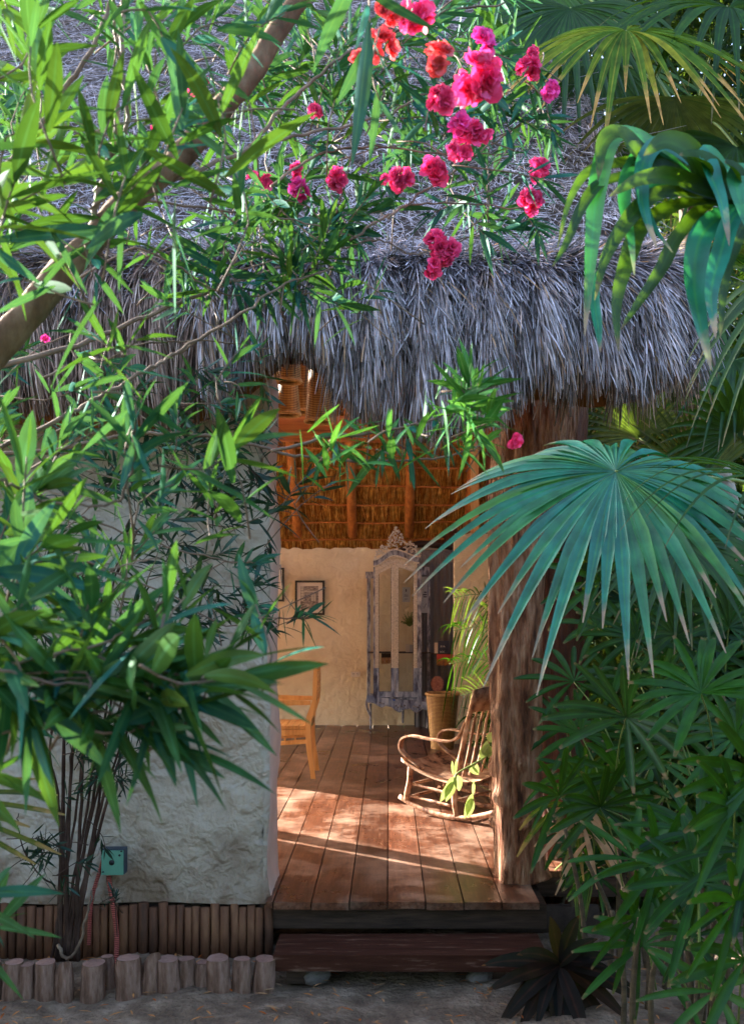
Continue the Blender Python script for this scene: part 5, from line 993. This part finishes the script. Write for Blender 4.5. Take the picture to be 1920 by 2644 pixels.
lady('low lady palm with broad leaves in the lower right corner',((1850-CX)*2.9/F,2.9),[(1800,2280,2.8,.27,10,'lady'),(1900,2330,2.5,.26,11,'lady'),(1700,2230,3.0,.25,9,'lady'),(1920,2480,2.5,.25,10,'lady'),(1780,2420,2.9,.22,8,'lady'),(1850,2560,2.7,.22,8,'lady'),(1640,2220,3.2,.22,9,'lady')],4)
random.seed(21)
def many(N,x0,x1,y0,y1,D0,D1,ok):
    o=[]
    while len(o)<N:
        px=random.uniform(x0,x1); py=random.uniform(y0,y1)
        if ok(px,py): o.append((px,py,random.uniform(D0,D1),random.uniform(.2,.28),random.randint(9,14),'lady'))
    return o
rightof=lambda px,py: px>1430+max(0,(py-2150))*.45
lady('spreading lady palm filling the space between the post and the right edge',((1720-CX)*4.1/F,4.1),many(11,1430,1930,1500,2250,3.6,4.3,rightof),9)
lady('lady palm with a low skirt of leaves over the sand',((1760-CX)*3.4/F,3.4),many(6,1600,1930,2150,2560,2.9,3.5,rightof),6)
lady('shaded lady palm close behind the big post',((1480-CX)*4.6/F,4.7),[(1500,2000,4.4,.26,10,'lady'),(1460,1880,4.6,.26,10,'lady'),(1560,2180,4.3,.25,10,'lady'),(1460,2150,4.5,.24,9,'lady'),(1640,2120,4.2,.25,10,'lady'),(1520,2250,4.2,.2,8,'lady')],6)
lady('tall lady palm behind the others in deep shade',((1700-CX)*4.9/F,5.0),[(1550,1450,4.8,.3,12,'lady'),(1660,1400,4.8,.3,12,'lady'),(1750,1560,4.8,.3,12,'lady'),(1620,1560,4.9,.28,12,'lady'),(1850,1350,4.8,.3,12,'lady'),(1700,1700,4.7,.28,11,'lady'),(1600,1760,4.7,.26,11,'lady'),(1850,1720,4.7,.28,11,'lady'),(1900,1560,4.8,.28,11,'lady'),(1560,1330,5.0,.26,10,'lady')],8)
# bright dry and sunlit leaves low beside the post
e=thing('withered_palm',((1500-CX)*4.3/F,4.35,0),'small palm with orange withered leaves low beside the post','palm')
for px,py,D,mt,ns,R_ in ((1500,2120,4.1,'dry',8,.2),(1470,2080,4.2,'fanyellow',8,.22),(1560,2060,4.1,'fanolive',9,.22),(1480,2000,4.2,'lady',9,.22),(1530,2160,4.1,'dry',5,.2)):
    b=MB(); lady_fan(b,P(px,py,D),np.array([-.3,-1,.2]),R_,ns,droop=.9,w=.014); b.build('frond',M[mt],e,attr=True); b=MB(); b.tube([(e.location[0],4.35,0),P(px,py+60,D+.1),P(px,py,D)],.004,5,sub=4); b.build('petiole',M['greenstem'],e)

# small feathery palm between pier and post
e=thing('parlour_palm',(.78,7.0,DK),'small feathery palm standing on the deck behind the rocking chair','palm')
for k,(px,py,dx,up) in enumerate(((1290,1560,-120,60),(1300,1640,-130,40),(1300,1720,-140,20),(1300,1790,-110,-20),(1310,1840,-90,-60),(1280,1900,-40,-90),(1310,1600,-60,90))):
    b=MB(); c0=P(px+30,py+30,7.0); c1=P(px+dx,py-up*.3,6.8); mid=(c0+c1)/2+UP*.08; rp,_=smooth(np.array([c0,mid,c1]),np.ones(3),8); b.tube(rp,.003,5,m=1)
    T=nz(np.gradient(rp,axis=0))
    for s_ in (-1,1):
        n=len(rp)-4; d=T[3:-1]*.7+nz(np.cross(T[3:-1],[0,-1,0]))*s_; leaves(b,rp[3:-1],d,rng.uniform(.12,.24,n),np.full(n,.0062),nz(np.tile([0,-1,.3],(n,1))+.5*rng.standard_normal((n,3))),rng.uniform(.2,1.1,n),0,6)
    b.build('frond',[M['lady'] if k%3 else M['fanolive'],M['greenstem']],e,attr=True)
b=MB(); b.tube([(.78,7.0,DK),(.8,7.0,1.0),tuple(P(1310,1700,7.0))],[.02,.015,.01],8,sub=5); b.build('stem',M['cane'],e)
# pale vine in front of the rocking chair
e=thing('trailing_vine',tuple(P(1285,2250,5.0)),'pale lime vine with lobed leaves trailing from the post over the chair','vine')
b=MB(); KA=.17; qa=lambda u,v,D=5.3:P(1020+u*KA,1780+v*KA,D)
b.tube([qa(1530,900),qa(1330,1050),qa(1200,1130),qa(960,1260),qa(890,1350)],[.004,.005,.006,.005,.004],6,sub=4); b.tube([qa(1290,1080),qa(1400,1200),qa(1530,1320)],.0022,5,sub=3); b.tube([qa(1010,1340),qa(1250,1450),qa(1530,1580)],.0022,5,sub=3); b.build('stem',M['greenstem'],e)
b=MB()
for u,v,ang,l,w in ((1290,1040,60,.10,.028),(1350,1000,80,.09,.025),(1180,1120,-60,.06,.018),(1100,1180,-30,.07,.018),(890,1330,-110,.13,.03),(870,1400,-125,.12,.022),(930,1300,-80,.08,.026),(880,1300,95,.09,.009),(905,1290,85,.1,.009),(1170,1590,-110,.13,.02),(1180,1600,88,.09,.01),(1150,1650,-100,.1,.026),(1430,800,70,.07,.03),(1440,860,-100,.06,.02)):
    a=math.radians(ang); leaves(b,qa(u,v)[None],np.array([[math.cos(a),-.1,math.sin(a)]]),np.array([l]),np.array([w]),np.array([[.2,-1,.3]]),.1,0,7)
b.build('leaves',M['vine'],e,attr=True)

# dark cordyline at the foot of the step
c=P(1442,2490,3.75); e=thing('dark_cordyline',(c[0],c[1],0),'dark wine leaved plant spreading on the sand right of the step','plant')
b=MB(); b.tube([(c[0]-.01,c[1],-.03),(c[0],c[1],c[2]*.5),tuple(c)],[.014,.012,.012],8,sub=4); b.build('stem',M['darkstem'],e)
b=MB(); AN=[(175,.30),(190,.27),(200,.26),(215,.27),(235,.26),(250,.3),(262,.24),(272,.3),(285,.28),(300,.3),(318,.28),(335,.3),(350,.28),(5,.2),(55,.26),(75,.26),(100,.24),(150,.26),(20,.24),(228,.3),(290,.24),(245,.22)]
ag=np.radians([a for a,_ in AN]); L=np.array([l for _,l in AN])*.95; N=len(AN)
d=np.stack([np.cos(ag),-.35+0*ag+rng.uniform(-.3,.3,N),np.sin(ag)*.85+.25],1); leaves(b,np.repeat(c[None],N,0)+rng.uniform(-.01,.01,(N,3)),d,L*1.12,L*.115,nz(np.stack([0*ag,-.7+0*ag,.7+0*ag],1)),.25,0,8,.25,'lance',pw=2.); b.build('leaves',M['cordy'],e,attr=True)

# ------------------------------------------------------------------ garden behind: palms one can tell apart, then the mass
bg=[(1.9,7.2,3.2,'fan palm in the garden just beyond the hut side'),(2.9,7.6,3.6,'bushy fan palm deeper in the garden at the right edge'),(2.4,9.2,4.6,'taller garden palm seen above the roof corner'),(3.6,9.6,5.4,'tallest garden palm at the upper right'),(1.7,9.6,5.2,'garden palm rising behind the roof verge')]
for (x,y,h,lab) in bg:
    fr=[]
    for k in range(13):
        a=random.uniform(0,2*PI); rr=random.uniform(.3,.7); el=random.uniform(-.9,.5); fr.append(dict(hub=(x+math.cos(a)*rr,y+math.sin(a)*rr-.1,h+el*.9),axis=(math.cos(a),math.sin(a)-.3,-.25),n=(0,-.4,.9),R=random.uniform(.6,.85),seg=20,span=4.4,droop=.5,K=7,mat=random.choice(['fangreen','fangreen','fanolive','fanyellow'])))
    palm('garden_palm',(x,y),lab,fr,'fangreen','palms in the garden behind',trunk_h=h-.3,tr=.08)
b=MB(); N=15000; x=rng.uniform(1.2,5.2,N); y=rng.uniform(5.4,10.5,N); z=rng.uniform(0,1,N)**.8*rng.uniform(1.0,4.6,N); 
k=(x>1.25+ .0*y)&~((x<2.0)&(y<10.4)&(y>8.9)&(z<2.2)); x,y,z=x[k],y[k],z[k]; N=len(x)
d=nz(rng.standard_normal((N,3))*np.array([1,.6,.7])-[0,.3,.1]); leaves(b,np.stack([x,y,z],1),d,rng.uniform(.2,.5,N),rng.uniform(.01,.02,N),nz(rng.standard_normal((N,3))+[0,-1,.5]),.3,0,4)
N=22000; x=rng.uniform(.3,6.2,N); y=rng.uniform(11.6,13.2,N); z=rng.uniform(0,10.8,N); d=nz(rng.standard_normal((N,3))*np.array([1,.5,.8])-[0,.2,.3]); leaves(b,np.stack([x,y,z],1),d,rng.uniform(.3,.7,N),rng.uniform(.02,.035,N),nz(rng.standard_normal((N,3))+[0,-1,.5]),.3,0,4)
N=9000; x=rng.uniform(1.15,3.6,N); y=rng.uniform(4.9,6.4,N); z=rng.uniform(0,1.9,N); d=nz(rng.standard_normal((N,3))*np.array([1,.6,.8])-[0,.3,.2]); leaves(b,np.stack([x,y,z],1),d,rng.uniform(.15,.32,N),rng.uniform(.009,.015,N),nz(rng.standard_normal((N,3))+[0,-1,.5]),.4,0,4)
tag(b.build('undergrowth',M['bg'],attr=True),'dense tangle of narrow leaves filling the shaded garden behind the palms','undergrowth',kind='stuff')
# leaf litter on the sand
b=MB(); N=520; x=rng.uniform(-1.8,1.9,N); y=rng.uniform(3.1,4.25,N); a=rng.uniform(0,2*PI,N); leaves(b,np.stack([x,y,.02+0*x],1),np.stack([np.cos(a),np.sin(a),.1+0*a],1),rng.uniform(.02,.06,N),rng.uniform(.003,.006,N),np.tile([0,0,1.],(N,1)),.1,0,4); tag(b.build('leaf_litter',M['dry'],attr=True),'small dry leaves and scraps scattered on the sand','leaf litter',kind='stuff')

# unseen leaf masses added to block sun and low sky light
def shade_screen(N,x0,x1,y0,y1,z0,z1,lab,l=(.25,.5)):
    b=MB(); x=rng.uniform(x0,x1,N); y=rng.uniform(y0,y1,N); z=rng.uniform(z0,z1,N); d=nz(rng.standard_normal((N,3))-[0,0,.3]); leaves(b,np.stack([x,y,z],1),d,rng.uniform(*l,N),rng.uniform(.03,.06,N),nz(rng.standard_normal((N,3))),.2,0,4)
    tag(b.build('shade_screen',M['fangreen'],attr=True),lab,'shade_screen',kind='stuff')
shade_screen(3000,-4.4,-3.5,1.0,6.2,0,3.05,'added unseen leaf screen keeping sun off the lower left foliage')
shade_screen(7000,-7,7,-3.6,-2.4,0,4.2,'added unseen leaf screen cutting low sky light from behind the viewer')
shade_screen(3500,4.6,5.6,-2,6,0,4.5,'added unseen leaf screen cutting sky light from the right')
